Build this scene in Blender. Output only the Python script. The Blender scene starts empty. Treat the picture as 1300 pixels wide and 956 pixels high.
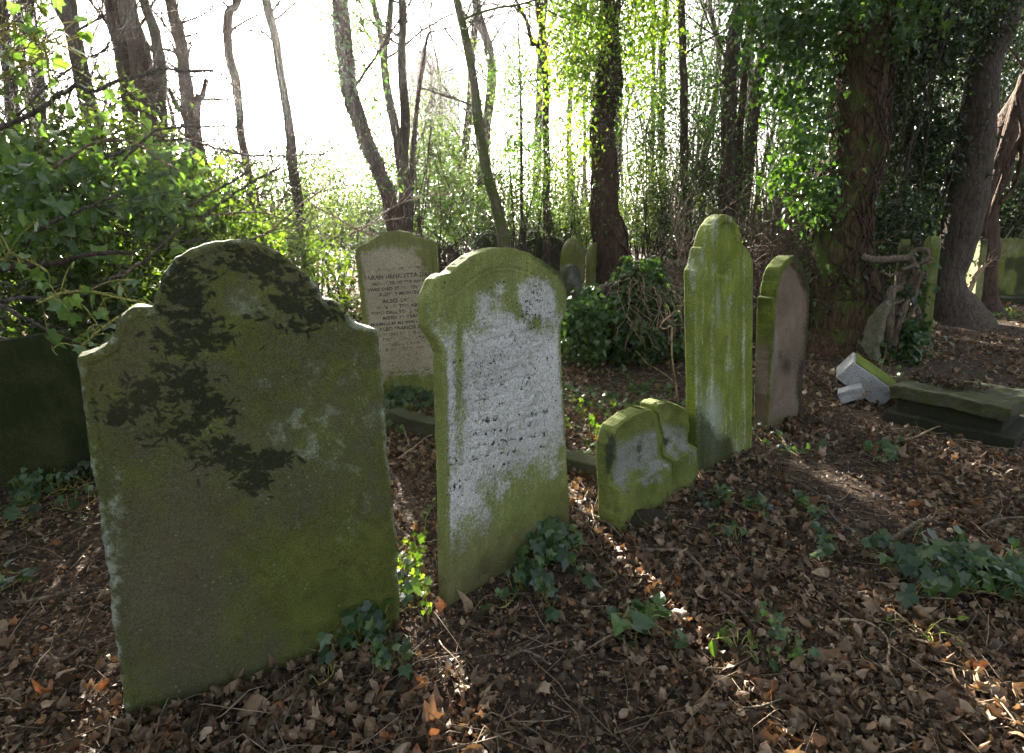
import bpy, math, numpy as np
from mathutils import Matrix, Vector
R = math.radians
C = bpy.context.scene.collection
H = 1.40                      # camera height
PITCH = R(11.2)
F = 722.0                     # focal length in photo pixels
CX, CY = 650.0, 433.5
cP, sP = math.cos(PITCH), math.sin(PITCH)

# ------------------------------------------------------------------ camera geometry
def ray(px, py):
    a = (px - CX) / F; b = -(py - CY) / F
    return np.array([a, cP + b * sP, b * cP - sP])
def pw(px, py, Y):
    d = ray(px, py); t = Y / d[1]
    return np.array([d[0] * t, Y, H + d[2] * t])
def G(px, py, z=0.0):
    d = ray(px, py); t = (z - H) / d[2]
    return np.array([d[0] * t, d[1] * t, z])
def proj(P):
    P = np.asarray(P, float)
    x = P[..., 0]; y = P[..., 1]; z = P[..., 2] - H
    f = y * cP - z * sP; u = y * sP + z * cP
    f = np.where(f < 1e-3, 1e-3, f)
    return CX + F * x / f, CY - F * u / f

# ------------------------------------------------------------------ noise
def _hash(ix, iy, s):
    h = (ix.astype(np.int64) * 374761393 + iy.astype(np.int64) * 668265263 + s * 974634777) & 0x7fffffff
    h = ((h ^ (h >> 13)) * 1274126177) & 0x7fffffff
    h = (h ^ (h >> 16)) & 0xffffff
    return h / float(0xffffff)
def vn(x, y, s=0):
    x = np.asarray(x, float); y = np.asarray(y, float)
    ix = np.floor(x).astype(np.int64); iy = np.floor(y).astype(np.int64)
    fx = x - ix; fy = y - iy
    fx = fx * fx * (3 - 2 * fx); fy = fy * fy * (3 - 2 * fy)
    a = _hash(ix, iy, s); b = _hash(ix + 1, iy, s); c = _hash(ix, iy + 1, s); d = _hash(ix + 1, iy + 1, s)
    return (a * (1 - fx) + b * fx) * (1 - fy) + (c * (1 - fx) + d * fx) * fy
def fbm(x, y, s=0, o=4):
    v = 0; a = .5; t = 0
    for k in range(o):
        v = v + a * vn(np.asarray(x) * 2 ** k + 17.3 * k, np.asarray(y) * 2 ** k - 9.1 * k, s + k); t += a; a *= .5
    return v / t
def sst(a, b, x):
    t = np.clip((x - a) / (b - a), 0, 1); return t * t * (3 - 2 * t)

def gz(x, y):
    x = np.asarray(x, float); y = np.asarray(y, float)
    z = .07 * (fbm(x * .7 + 3, y * .7, 5, 3) - .5) + .03 * (fbm(x * 4, y * 4, 9, 3) - .5)
    z = z + .035 * np.exp(-(((x - .75) / .22) ** 2 + ((y - 2.45) / .16) ** 2))
    z = z + .05 * np.exp(-(((x - 2.9) / .8) ** 2 + ((y - 5.2) / .6) ** 2))
    return z

# ------------------------------------------------------------------ meshes
def raw_mesh(name, V, faces, attrs=None, smooth=False):
    V = np.asarray(V, np.float32)
    me = bpy.data.meshes.new(name)
    me.vertices.add(len(V)); me.vertices.foreach_set('co', V.ravel())
    faces = [np.asarray(f, np.int32) for f in faces if len(f)]
    tot = np.concatenate([np.full(len(f), f.shape[1], np.int32) for f in faces])
    loops = np.concatenate([f.ravel() for f in faces])
    st = np.concatenate([[0], np.cumsum(tot)[:-1]]).astype(np.int32)
    me.loops.add(len(loops)); me.loops.foreach_set('vertex_index', loops)
    me.polygons.add(len(tot)); me.polygons.foreach_set('loop_start', st); me.polygons.foreach_set('loop_total', tot)
    me.update(calc_edges=True)
    me.polygons.foreach_set('use_smooth', np.full(len(tot), smooth))
    for k, v in (attrs or {}).items():
        a = me.attributes.new(k, 'FLOAT', 'POINT'); a.data.foreach_set('value', np.asarray(v, np.float32))
    me.validate(); me.update()
    return me
def link(name, me, mat, parent=None):
    o = bpy.data.objects.new(name, me); C.objects.link(o)
    if mat is not None and len(me.materials) == 0: me.materials.append(mat)
    if parent is not None: o.parent = parent
    return o
def tag(o, label=None, cat=None, group=None, kind=None):
    if label: o['label'] = label
    if cat: o['category'] = cat
    if group: o['group'] = group
    if kind: o['kind'] = kind
    return o
def thing(name, loc, label, cat, group=None):
    o = bpy.data.objects.new(name, None); C.objects.link(o)
    o.location = loc; o.empty_display_size = .1
    return tag(o, label, cat, group)
def offs(parent):
    return np.array(parent.location) if parent is not None else np.zeros(3)

class MB:
    """collects tubes and boxes in world space"""
    def __init__(s): s.V = []; s.Q = []; s.T = []; s.n = 0; s.A = []
    def add(s, V, Q=None, T=None, a=.5):
        V = np.asarray(V, float)
        if Q is not None and len(Q): s.Q.append(np.asarray(Q) + s.n)
        if T is not None and len(T): s.T.append(np.asarray(T) + s.n)
        s.V.append(V); s.n += len(V); s.A.append(np.full(len(V), a))
    def tube(s, P, rad, k=6, lump=0, seed=0, a=.5, flat=None):
        P = np.asarray(P, float); n = len(P)
        rad = np.broadcast_to(np.asarray(rad, float), (n,)).copy()
        T = np.gradient(P, axis=0); T /= np.linalg.norm(T, axis=1)[:, None] + 1e-9
        up = np.array([0, 0, 1.]) if abs(T[0, 2]) < .9 else np.array([0, 1., 0])
        U = np.cross(T, up); U /= np.linalg.norm(U, axis=1)[:, None] + 1e-9
        W = np.cross(T, U)
        th = np.arange(k) * 2 * math.pi / k
        rr = np.repeat(rad[:, None], k, 1)
        if lump:
            L = np.concatenate([[0], np.cumsum(np.linalg.norm(np.diff(P, axis=0), axis=1))])
            cth, sth = np.cos(th), np.sin(th)
            q = fbm(cth[None] * 1.6 + 3 + L[:, None] * .4, sth[None] * 1.6 + L[:, None] * 1.3, seed, 3) - .5
            q2 = fbm(np.repeat((th * 5)[None], n, 0) , L[:, None] * 1.5 + 0 * th[None], seed + 7, 2) - .5
            rr = rr * (1 + lump * 1.6 * q + lump * .5 * q2)
        V = P[:, None] + rr[..., None] * (np.cos(th)[None, :, None] * U[:, None] + np.sin(th)[None, :, None] * W[:, None])
        V = V.reshape(-1, 3)
        i = np.arange(n - 1)[:, None] * k; j = np.arange(k)[None]; j2 = (j + 1) % k
        Q = np.stack([i + j, i + j2, i + k + j2, i + k + j], -1).reshape(-1, 4)
        s.add(V, Q, None, a)
        # caps
        m = s.n
        c0 = P[0]; c1 = P[-1]
        base = m - len(V)
        s.V.append(np.array([c0, c1])); s.A.append(np.full(2, a)); s.n += 2
        jj = np.arange(k)
        s.T.append(np.stack([base + (jj + 1) % k, base + jj, np.full(k, m)], -1))
        e = base + (n - 1) * k
        s.T.append(np.stack([e + jj, e + (jj + 1) % k, np.full(k, m + 1)], -1))
    def build(s, name, mat, parent=None, smooth=True, cat=None):
        V = np.concatenate(s.V) - offs(parent)
        me = raw_mesh(name, V, [np.concatenate(s.Q) if s.Q else [], np.concatenate(s.T) if s.T else []],
                      {'rnd': np.concatenate(s.A)}, smooth)
        return link(name, me, mat, parent)

def smooth_path(pts, n=None, wob=0, rng=None):
    """Catmull-Rom through points (rows may carry a radius in column 3)"""
    P = np.asarray(pts, float)
    if len(P) == 2: P = np.array([P[0], (P[0] + P[1]) / 2, P[1]])
    Q = np.vstack([2 * P[0] - P[1], P, 2 * P[-1] - P[-2]])
    m = n or 6
    out = []
    for i in range(1, len(Q) - 2):
        for t in np.linspace(0, 1, m, endpoint=False):
            a, b, c, d = Q[i - 1], Q[i], Q[i + 1], Q[i + 2]
            out.append(.5 * (2 * b + (c - a) * t + (2 * a - 5 * b + 4 * c - d) * t * t + (3 * b - a - 3 * c + d) * t ** 3))
    out.append(P[-1]); out = np.array(out)
    if wob and rng is not None: out[:, :3] += rng.normal(0, wob, (len(out), 3))
    return out

# leaf templates: (verts, tris)
def fan(ring, c, zf):
    r = np.array(ring, float); V = np.zeros((len(r) + 1, 3)); V[0, :2] = c; V[1:, :2] = r
    V[:, 2] = zf(V[:, 0], V[:, 1])
    k = len(r); T = [(0, 1 + i, 1 + (i + 1) % k) for i in range(k)]
    return V, np.array(T)
IVY = fan([(0, .06), (-.22, -.1), (-.5, .02), (-.42, .28), (-.52, .5), (-.2, .56), (0, 1), (.2, .56), (.52, .5), (.42, .28), (.5, .02), (.22, -.1)],
          (0, .3), lambda x, y: -.35 * np.abs(x) ** 1.3 - .25 * (y - .3) ** 2 + .06)
IVY2 = fan([(0, .03), (-.3, -.05), (-.48, .2), (-.3, .6), (0, 1), (.3, .6), (.48, .2), (.3, -.05)],
           (0, .35), lambda x, y: .3 * np.abs(x) - .3 * (y - .3) ** 2)
OVAL = (np.array([(0, 0, 0), (-.26, .35, .07), (0, .4, -.02), (.26, .35, .07), (-.18, .72, .04), (.18, .72, .04), (0, 1, -.06)], float),
        np.array([(0, 2, 1), (0, 3, 2), (1, 2, 4), (2, 3, 5), (2, 6, 4), (2, 5, 6)]))
DIAM = (np.array([(0, 0, 0), (-.3, .5, .08), (.3, .5, .08), (0, 1, -.04)], float), np.array([(0, 2, 1), (1, 2, 3)]))
NEED = (np.array([(-.06, 0, 0), (.06, 0, 0), (0, 1, .05)], float), np.array([(0, 1, 2)]))
def litter_template(seed, lobed, hi=False):
    g = np.random.RandomState(seed)
    if lobed:
        ang = np.linspace(-.5 * math.pi + .35, 1.5 * math.pi - .35, 13)
        rad = np.array([.32, .45, .33, .56, .40, .58, .44, .58, .40, .56, .33, .45, .32]) * g.uniform(.85, 1.15, 13)
        ring = [(-0.0, -.28)] + [(r * math.cos(a), r * math.sin(a)) for r, a in zip(rad, ang)]
        ring = ring[::-1]
    else:
        ang = np.linspace(0, 2 * math.pi, 10, endpoint=False)
        ring = [(.3 * math.cos(a) * g.uniform(.8, 1.1), .55 * math.sin(a) * g.uniform(.85, 1.1)) for a in ang]
    cu, cv = g.uniform(1.0, 3.2) * g.choice([-1, 1]), g.uniform(-1.2, 1.6); ph = g.uniform(0, 3.14)
    ca, sa = math.cos(ph), math.sin(ph)
    def zf(x, y):
        u = ca * x + sa * y; v = -sa * x + ca * y
        return cu * u * u + cv * v * v * .6 + .2 * np.sin(9 * x + seed) * np.abs(y) + g.uniform(-.12, .12, len(x))
    if not hi: return fan(ring, (0, 0), zf)
    r = np.array(ring, float); k = len(r); V = np.zeros((1 + 2 * k, 3)); V[1:1 + k, :2] = r * .55 * (.8 + .2 / (np.linalg.norm(r, axis=1)[:, None] + .3)); V[1 + k:, :2] = r
    V[:, 2] = zf(V[:, 0], V[:, 1]) + .05 * np.sin(7 * V[:, 0] + 11 * V[:, 1] + seed * 3)
    T = []
    for i in range(k):
        j = (i + 1) % k; T += [(0, 1 + i, 1 + j), (1 + i, 1 + k + i, 1 + k + j), (1 + i, 1 + k + j, 1 + j)]
    return V, np.array(T)

def place_leaves(P, tmpl, size, rng, up=.4, out=None, droop=.3, rnd=None, flatten=None):
    """returns verts, tris, per-vertex random"""
    V0, T0 = tmpl; N = len(P); k = len(V0)
    nrm = rng.normal(0, 1, (N, 3)); nrm /= np.linalg.norm(nrm, axis=1)[:, None]
    nrm = nrm * (1 - up) + np.array([0, 0, 1.]) * up
    if out is not None: nrm = nrm + out
    nrm /= np.linalg.norm(nrm, axis=1)[:, None] + 1e-9
    d = rng.normal(0, 1, (N, 3)); d[:, 2] -= droop * 2
    d -= nrm * (d * nrm).sum(1)[:, None]; d /= np.linalg.norm(d, axis=1)[:, None] + 1e-9
    x = np.cross(d, nrm)
    s = np.broadcast_to(size, (N,)) * rng.uniform(.5, 1.25, N)
    M = np.stack([x, d, nrm], 1)                     # rows
    V = np.einsum('kj,njc->nkc', V0, M) * s[:, None, None] + P[:, None]
    T = (T0[None] + (np.arange(N) * k)[:, None, None]).reshape(-1, 3)
    r = rng.uniform(0, 1, N) if rnd is None else rnd
    return V.reshape(-1, 3), T, np.repeat(r, k)
def build_leaves(name, mat, parent, batches, smooth=False):
    V = []; T = []; A = []; n = 0
    for v, t, a in batches:
        V.append(v); T.append(t + n); A.append(a); n += len(v)
    me = raw_mesh(name, np.concatenate(V) - offs(parent), [np.concatenate(T)], {'rnd': np.concatenate(A)}, smooth)
    return link(name, me, mat, parent)

def clumps(rng, regions, per=26, spread=.11):
    """regions: (center, radii, number of clumps) -> points in uneven clumps"""
    out = []
    for c, r, n in regions:
        q = rng.normal(0, 1, (n, 3)); q /= np.linalg.norm(q, axis=1)[:, None]
        q *= rng.uniform(.15, 1, (n, 1)) ** .5
        cc = np.array(c) + q * np.array(r)
        m = rng.poisson(per, n) + 2
        sp = spread * rng.uniform(.6, 1.6, n)
        idx = np.repeat(np.arange(n), m)
        out.append(cc[idx] + rng.normal(0, 1, (len(idx), 3)) * sp[idx][:, None])
    return np.concatenate(out)

def grow(mb, p, d, L, r, depth, rng, bend=.25, kids=(3, 6), k=4, up=.12, ends=None, spread=.8):
    n = max(4, int(3 + L * 5)); n = min(n, 12)
    P = [np.array(p, float)]; d = np.array(d, float); d /= np.linalg.norm(d)
    D = [d]
    for i in range(n - 1):
        d = d + rng.normal(0, bend / math.sqrt(n) * 1.3, 3) + np.array([0, 0, up / n]); d /= np.linalg.norm(d)
        P.append(P[-1] + d * L / (n - 1)); D.append(d)
    P = np.array(P)
    mb.tube(P, np.linspace(r, r * .35 if depth else r * .25, n), k=k if r < .02 else k + 2, a=rng.uniform())
    if ends is not None and depth == 0: ends.extend(P[1:])
    if depth > 0:
        for i in range(rng.randint(*kids)):
            j = rng.randint(max(1, n // 4), n)
            s = rng.normal(0, 1, 3); s -= D[j] * s.dot(D[j]); s /= np.linalg.norm(s)
            dd = D[j] * rng.uniform(.4, 1) + s * spread * rng.uniform(.6, 1.2)
            grow(mb, P[j], dd, L * rng.uniform(.4, .68), r * (1 - .55 * j / n) * .62, depth - 1, rng, bend, kids, k, up, ends, spread)
    return P

# ------------------------------------------------------------------ materials
class NT:
    def __init__(s, name):
        s.m = bpy.data.materials.new(name); s.m.use_nodes = True
        s.t = s.m.node_tree; s.t.nodes.clear(); s.out = s.t.nodes.new('ShaderNodeOutputMaterial')
    def n(s, typ, props=None, **inp):
        nd = s.t.nodes.new(typ)
        for k, v in (props or {}).items(): setattr(nd, k, v)
        for k, v in inp.items():
            key = int(k[1:]) if k[0] == 'i' and k[1:].isdigit() else k.replace('_', ' ')
            s.set(nd.inputs[key], v)
        return nd
    def set(s, sock, v):
        if isinstance(v, bpy.types.NodeSocket): s.t.links.new(v, sock)
        elif isinstance(v, bpy.types.Node): s.t.links.new(v.outputs[0], sock)
        else:
            if hasattr(sock.default_value, '__len__') and not hasattr(v, '__len__'): v = (v, v, v) + ((1,) if len(sock.default_value) == 4 else ())
            if hasattr(v, '__len__') and len(sock.default_value) == 4 and len(v) == 3: v = tuple(v) + (1,)
            sock.default_value = v
    def math(s, op, a, b=0., c=None, clamp=False):
        nd = s.t.nodes.new('ShaderNodeMath'); nd.operation = op; nd.use_clamp = clamp
        s.set(nd.inputs[0], a); s.set(nd.inputs[1], b)
        if c is not None: s.set(nd.inputs[2], c)
        return nd.outputs[0]
    def mix(s, f, a, b, blend='MIX'):
        nd = s.t.nodes.new('ShaderNodeMix'); nd.data_type = 'RGBA'; nd.blend_type = blend
        s.set(nd.inputs[0], f); s.set(nd.inputs[6], a); s.set(nd.inputs[7], b)
        return nd.outputs[2]
    def noise(s, vec, scale, detail=4, rough=.55, dist=0.):
        nd = s.n('ShaderNodeTexNoise', None, Scale=scale, Detail=float(detail), Roughness=rough, Distortion=dist)
        if vec is not None: s.set(nd.inputs['Vector'], vec)
        return nd.outputs[0]
    def vor(s, vec, scale, feat='F1', out=0):
        nd = s.n('ShaderNodeTexVoronoi', {'feature': feat}, Scale=scale)
        if vec is not None: s.set(nd.inputs['Vector'], vec)
        return nd.outputs[out]
    def ramp(s, v, a, b, lo=0., hi=1.):
        nd = s.n('ShaderNodeMapRange', {'interpolation_type': 'SMOOTHSTEP'}); s.set(nd.inputs[0], v)
        nd.inputs[1].default_value = a; nd.inputs[2].default_value = b; nd.inputs[3].default_value = lo; nd.inputs[4].default_value = hi
        return nd.outputs[0]
    def obj(s, sc=(1, 1, 1)):
        tc = s.n('ShaderNodeTexCoord'); mp = s.n('ShaderNodeMapping'); s.t.links.new(tc.outputs['Object'], mp.inputs[0])
        mp.inputs['Scale'].default_value = sc; return mp.outputs[0]
    def attr(s, name):
        nd = s.n('ShaderNodeAttribute', {'attribute_name': name}); return nd.outputs['Fac']
    def bump(s, h, strength=.4, dist=.01):
        return s.n('ShaderNodeBump', None, Strength=strength, Distance=dist, Height=h).outputs[0]
    def done(s, col, rough=.9, bump=None, spec=.3):
        p = s.n('ShaderNodeBsdfPrincipled'); s.set(p.inputs['Base Color'], col); s.set(p.inputs['Roughness'], rough)
        p.inputs['Specular IOR Level'].default_value = spec
        if bump is not None: s.set(p.inputs['Normal'], bump)
        s.t.links.new(p.outputs[0], s.out.inputs[0]); return s.m

def leaf_mat(name, cols, trans=.4, rough=.4, spec=.5, tcol=None):
    t = NT(name); r = t.attr('rnd')
    cr = t.n('ShaderNodeValToRGB'); t.set(cr.inputs[0], r)
    el = cr.color_ramp.elements
    while len(el) < len(cols): el.new(.5)
    for i, c in enumerate(cols): el[i].position = i / (len(cols) - 1) if len(cols) > 1 else 0; el[i].color = (*c, 1)
    col = cr.outputs[0]
    nz = t.noise(t.obj(), 60, 2)
    col = t.mix(t.ramp(nz, .35, .65, 0, .35), col, (.03, .045, .015), 'MIX')
    p = t.n('ShaderNodeBsdfPrincipled'); t.set(p.inputs['Base Color'], col); p.inputs['Roughness'].default_value = rough
    p.inputs['Specular IOR Level'].default_value = spec
    if trans <= 0:
        t.t.links.new(p.outputs[0], t.out.inputs[0]); return t.m
    tr = t.n('ShaderNodeBsdfTranslucent')
    tc = t.mix(1., col, tcol or (1.7, 1.75, .5), 'MULTIPLY')
    t.set(tr.inputs[0], tc)
    ms = t.n('ShaderNodeMixShader'); ms.inputs[0].default_value = trans
    t.t.links.new(p.outputs[0], ms.inputs[1]); t.t.links.new(tr.outputs[0], ms.inputs[2]); t.t.links.new(ms.outputs[0], t.out.inputs[0])
    return t.m

def stone_mat(name, c1, c2, m1, m2, moss=0., pits=0., lich=.0, rough=.9, streak=0., fine=1., stain_shade=(.01, .014, .006), bumps=.5):
    t = NT(name); v = t.obj()
    big = t.noise(v, 3, 4); med = t.noise(v, 14, 5, .6); fin = t.noise(v, 90, 4, .65); vf = t.noise(v, 320, 2, .6)
    col = t.mix(t.ramp(big, .3, .7), c1, c2)
    col = t.mix(t.ramp(fin, .3, .75, 0, .55), col, tuple(x * .55 for x in c1))
    grain = t.noise(v, 200, 3, .8)
    # moss
    am = t.attr('moss')
    mm = t.math('ADD', t.math('MULTIPLY', med, .8), t.math('MULTIPLY', fin, .8))
    mm = t.math('ADD', t.math('ADD', mm, t.math('MULTIPLY', vf, .4)), t.math('SUBTRACT', am, 1.5))
    if streak:
        sv = t.obj((26, 26, 1.3)); st = t.noise(sv, 1.2, 3)
        mm = t.math('ADD', mm, t.math('MULTIPLY', t.math('SUBTRACT', st, .5), streak))
    mk = t.ramp(mm, -.2 - moss, .3 - moss)
    mcol = t.mix(t.ramp(t.noise(v, 7, 4), .3, .7), m1, m2)
    mcol = t.mix(t.ramp(t.noise(v, 19, 6, .7), .48, .68, 0, .45), mcol, (m1[0] * .5, m1[1] * .42, m1[2] * .5))
    mcol = t.mix(t.ramp(t.noise(v, 5, 5, .65), .5, .7, 0, .4), mcol, (m1[0] * .8, m1[1] * .6, m1[2] * .7))
    mcol = t.mix(t.ramp(vf, .3, .7, 0, .5), mcol, tuple(x * .45 for x in m1))
    if streak: mcol = t.mix(t.ramp(st, .35, .65, 0, .75), mcol, tuple(x * .5 for x in m2))
    col = t.mix(mk, col, mcol)
    h = t.math('ADD', t.math('MULTIPLY', fin, .6), t.math('MULTIPLY', vf, .3 * fine))
    h = t.math('ADD', h, t.math('MULTIPLY', mk, .15))
    # black pits
    ap = t.attr('pit')
    pn = t.noise(v, 75, 3, .7, .6); pn2 = t.noise(v, 16, 2)
    pk = t.math('ADD', pn, t.math('MULTIPLY', t.math('SUBTRACT', pn2, .5), .35))
    pk = t.math('ADD', pk, t.math('MULTIPLY', t.math('SUBTRACT', ap, 1.), .3))
    pk = t.ramp(pk, .535, .585)
    col = t.mix(pk, col, (.025, .025, .022)); h = t.math('SUBTRACT', h, t.math('MULTIPLY', pk, .6))
    # pale lichen spots
    if lich:
        vo = t.vor(v, 55); sel = t.noise(v, 9, 2)
        lk = t.math('MULTIPLY', t.ramp(vo, .30, .05), t.ramp(t.math('ADD', sel, t.math('MULTIPLY', t.attr('pale'), .4)), .66 - lich, .74 - lich))
        col = t.mix(t.math('MULTIPLY', lk, .4), col, (.30, .33, .24))
    pv = t.ramp(t.math('ADD', t.math('MULTIPLY', fin, .5), t.math('MULTIPLY', t.attr('pale'), .8)), .45, .95, 0, .7)
    col = t.mix(pv, col, (.33, .36, .3))
    as_ = t.attr('stain_shade')
    sk = t.ramp(t.math('ADD', as_, t.math('MULTIPLY', t.math('SUBTRACT', t.math('ADD', fin, vf), 1.), .8)), .15, .85, 0, .85)
    col = t.mix(sk, col, stain_shade)
    col = t.mix(t.ramp(grain, .5, .68, 0, .85), col, t.mix(1., col, (.35, .35, .36), 'MULTIPLY'))
    col = t.mix(t.ramp(grain, .47, .33, 0, .6), col, t.mix(1., col, (2., 2., 1.8), 'MULTIPLY'))
    br = t.attr('brown')
    col = t.mix(t.math('MULTIPLY', br, .85), col, t.mix(med, (.05, .035, .02), (.11, .075, .05)))
    return t.done(col, rough, t.bump(h, bumps, .012), .2)

def bark_mat(name, c1, c2, moss=None, amount=0.):
    t = NT(name); v = t.obj((1, 1, .22)); w = t.obj()
    a = t.noise(v, 22, 6, .65, .4); b = t.vor(v, 28, 'DISTANCE_TO_EDGE'); f = t.noise(w, 120, 3)
    col = t.mix(t.ramp(a, .3, .7), c1, c2)
    col = t.mix(t.ramp(b, .12, 0, 0, .6), col, tuple(x * .35 for x in c1))
    col = t.mix(t.ramp(f, .4, .7, 0, .3), col, tuple(x * 1.5 for x in c2))
    if moss:
        k = t.ramp(t.math('ADD', t.noise(w, 3, 4), t.math('MULTIPLY', t.noise(w, 30, 3), .3)), .75 - amount, .95 - amount)
        col = t.mix(k, col, moss)
    h = t.math('ADD', a, t.math('MULTIPLY', t.ramp(b, 0, .15), .6))
    h = t.math('ADD', h, t.math('MULTIPLY', f, .2))
    return t.done(col, .92, t.bump(h, .7, .02), .2)

M = {}
M['bark'] = bark_mat('bark brown', (.034, .025, .02), (.085, .065, .052))
M['bark_ivy'] = bark_mat('shaggy ivy-stem bark', (.03, .019, .012), (.12, .073, .045), (.06, .085, .015), .14)
M['bark_moss'] = bark_mat('bark with green algae', (.06, .05, .035), (.13, .105, .075), (.06, .085, .018), .22)
M['bark_red'] = bark_mat('bark reddish', (.032, .02, .014), (.088, .056, .04))
M['bark_grey'] = bark_mat('bark grey smooth', (.042, .031, .024), (.10, .078, .062), (.05, .06, .02), .03)
M['twig'] = bark_mat('dead twig', (.09, .065, .05), (.2, .15, .115))
M['twig_pale'] = bark_mat('pale dead twig', (.2, .14, .09), (.4, .3, .2))
M['twig_litter'] = leaf_mat('dead stalk', [(.06, .04, .025), (.14, .1, .07), (.24, .17, .12), (.36, .27, .19)], 0, .8, .2)
M['branch_dark'] = bark_mat('dark branch bark', (.045, .035, .032), (.12, .1, .09))
M['stem_yellow'] = bark_mat('yellow green stem', (.2, .2, .05), (.35, .33, .09))
M['ivy'] = leaf_mat('ivy leaf', [(.02, .05, .02), (.035, .08, .025), (.05, .11, .03), (.08, .14, .035)], .45, .32, .6)
M['ivy_ground'] = leaf_mat('ivy leaf blue green', [(.012, .032, .014), (.022, .052, .022), (.035, .08, .03), (.075, .13, .03), (.02, .045, .02)], .3, .35, .5)
M['ivy_big'] = leaf_mat('ivy leaf grey green', [(.05, .1, .05), (.08, .14, .07), (.09, .17, .05), (.13, .22, .05)], .45, .35, .55)
M['bright'] = leaf_mat('bright green leaf', [(.06, .12, .02), (.1, .19, .03), (.16, .26, .04), (.2, .24, .04)], .55, .4, .45)
M['holly'] = leaf_mat('evergreen shrub leaf', [(.02, .04, .016), (.035, .065, .022), (.06, .1, .03), (.1, .15, .04)], .4, .3, .7)
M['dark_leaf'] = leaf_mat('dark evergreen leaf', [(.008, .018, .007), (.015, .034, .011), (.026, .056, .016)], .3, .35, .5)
M['thicket'] = leaf_mat('thicket leaf', [(.014, .03, .01), (.03, .06, .015), (.06, .1, .022), (.11, .16, .03), (.03, .05, .015)], .5, .4, .5)
M['soft'] = leaf_mat('pale green leaf', [(.06, .09, .03), (.1, .15, .05), (.14, .2, .07)], .5, .45, .4)
M['litter'] = leaf_mat('dead leaf', [(.024, .013, .008), (.055, .031, .019), (.095, .057, .035), (.14, .09, .058), (.21, .13, .075), (.36, .26, .175), (.12, .075, .05), (.34, .135, .045)], .12, .55, .35, (1.6, 1.1, .6))

# ------------------------------------------------------------------ world, sun, camera
sc = bpy.context.scene
SUN_EL, SUN_AZ = R(17.0), R(-20.1)           # azimuth clockwise from +Y
w = bpy.data.worlds.new('World'); sc.world = w; w.use_nodes = True
wt = w.node_tree; bg = wt.nodes['Background']
sky = wt.nodes.new('ShaderNodeTexSky'); sky.sky_type = 'NISHITA'; sky.sun_disc = False
sky.sun_elevation = SUN_EL; sky.sun_rotation = SUN_AZ; sky.dust_density = 4.0; sky.air_density = 1.0; sky.ozone_density = 1.0
hs = wt.nodes.new('ShaderNodeHueSaturation'); hs.inputs['Saturation'].default_value = .45   # sky blue toned down to warm the fill light
wt.links.new(sky.outputs[0], hs.inputs['Color']); wt.links.new(hs.outputs[0], bg.inputs[0]); bg.inputs[1].default_value = 0.055
sv = Vector((math.sin(SUN_AZ) * math.cos(SUN_EL), math.cos(SUN_AZ) * math.cos(SUN_EL), math.sin(SUN_EL)))
sl = bpy.data.lights.new('sun', 'SUN'); sl.energy = 5.0; sl.angle = R(.53); sl.color = (1, .93, .8)
so = bpy.data.objects.new('sun', sl); C.objects.link(so); so.rotation_euler = (-sv).to_track_quat('-Z', 'Y').to_euler()
cam = bpy.data.cameras.new('camera'); co = bpy.data.objects.new('camera', cam); C.objects.link(co)
co.location = (0, 0, H); co.rotation_euler = (math.pi / 2 - PITCH, 0, 0)
cam.sensor_fit = 'HORIZONTAL'; cam.sensor_width = 36; cam.lens = F / 1300 * 36; cam.shift_y = -(478 - CY) / 1300
cam.clip_end = 2000; cam.clip_start = .05
sc.camera = co
sc.view_settings.view_transform = 'Standard'; sc.view_settings.look = 'None'; sc.view_settings.gamma = 1
sc.view_settings.exposure = 3.6
sc.cycles.use_denoising = True
sc.cycles.max_bounces = 8; sc.cycles.diffuse_bounces = 3; sc.cycles.transmission_bounces = 4; sc.cycles.glossy_bounces = 2
sc.cycles.volume_bounces = 0; sc.cycles.sample_clamp_indirect = 6
sc.cycles.use_adaptive_sampling = True; sc.cycles.adaptive_threshold = .02

# ------------------------------------------------------------------ ground
def mk_ground():
    t = NT('woodland soil'); v = t.obj()
    a = t.noise(v, 2.5, 6, .6); b = t.noise(v, 45, 5, .7); c = t.vor(v, 38, 'F1', 1); e = t.noise(v, .35, 3)
    col = t.mix(t.ramp(b, .3, .7), (.016, .011, .008), (.06, .042, .03))
    sep = t.n('ShaderNodeSeparateColor'); t.set(sep.inputs[0], c)
    col = t.mix(t.ramp(sep.outputs[0], .3, .95, 0, .8), col, (.12, .08, .055))
    col = t.mix(t.ramp(t.math('ADD', a, t.math('MULTIPLY', b, .15)), .66, .74, 0, .6), col, (.03, .05, .012))
    m = t.done(col, .95, t.bump(t.math('ADD', b, t.math('MULTIPLY', sep.outputs[1], .5)), .9, .03), .15)
    n = 330
    s = np.linspace(-1, 1, n); g = np.sinh(s * 7.2) / math.sinh(7.2) * 220
    X, Y = np.meshgrid(g, g + 3, indexing='ij')
    Z = gz(X, Y)
    V = np.stack([X, Y, Z], -1).reshape(-1, 3)
    i = np.arange(n - 1)[:, None] * n + np.arange(n - 1)[None]
    Q = np.stack([i, i + n, i + n + 1, i + 1], -1).reshape(-1, 4)
    tag(link('ground', raw_mesh('ground', V, [Q], None, True), m), kind='structure')
mk_ground()

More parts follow.
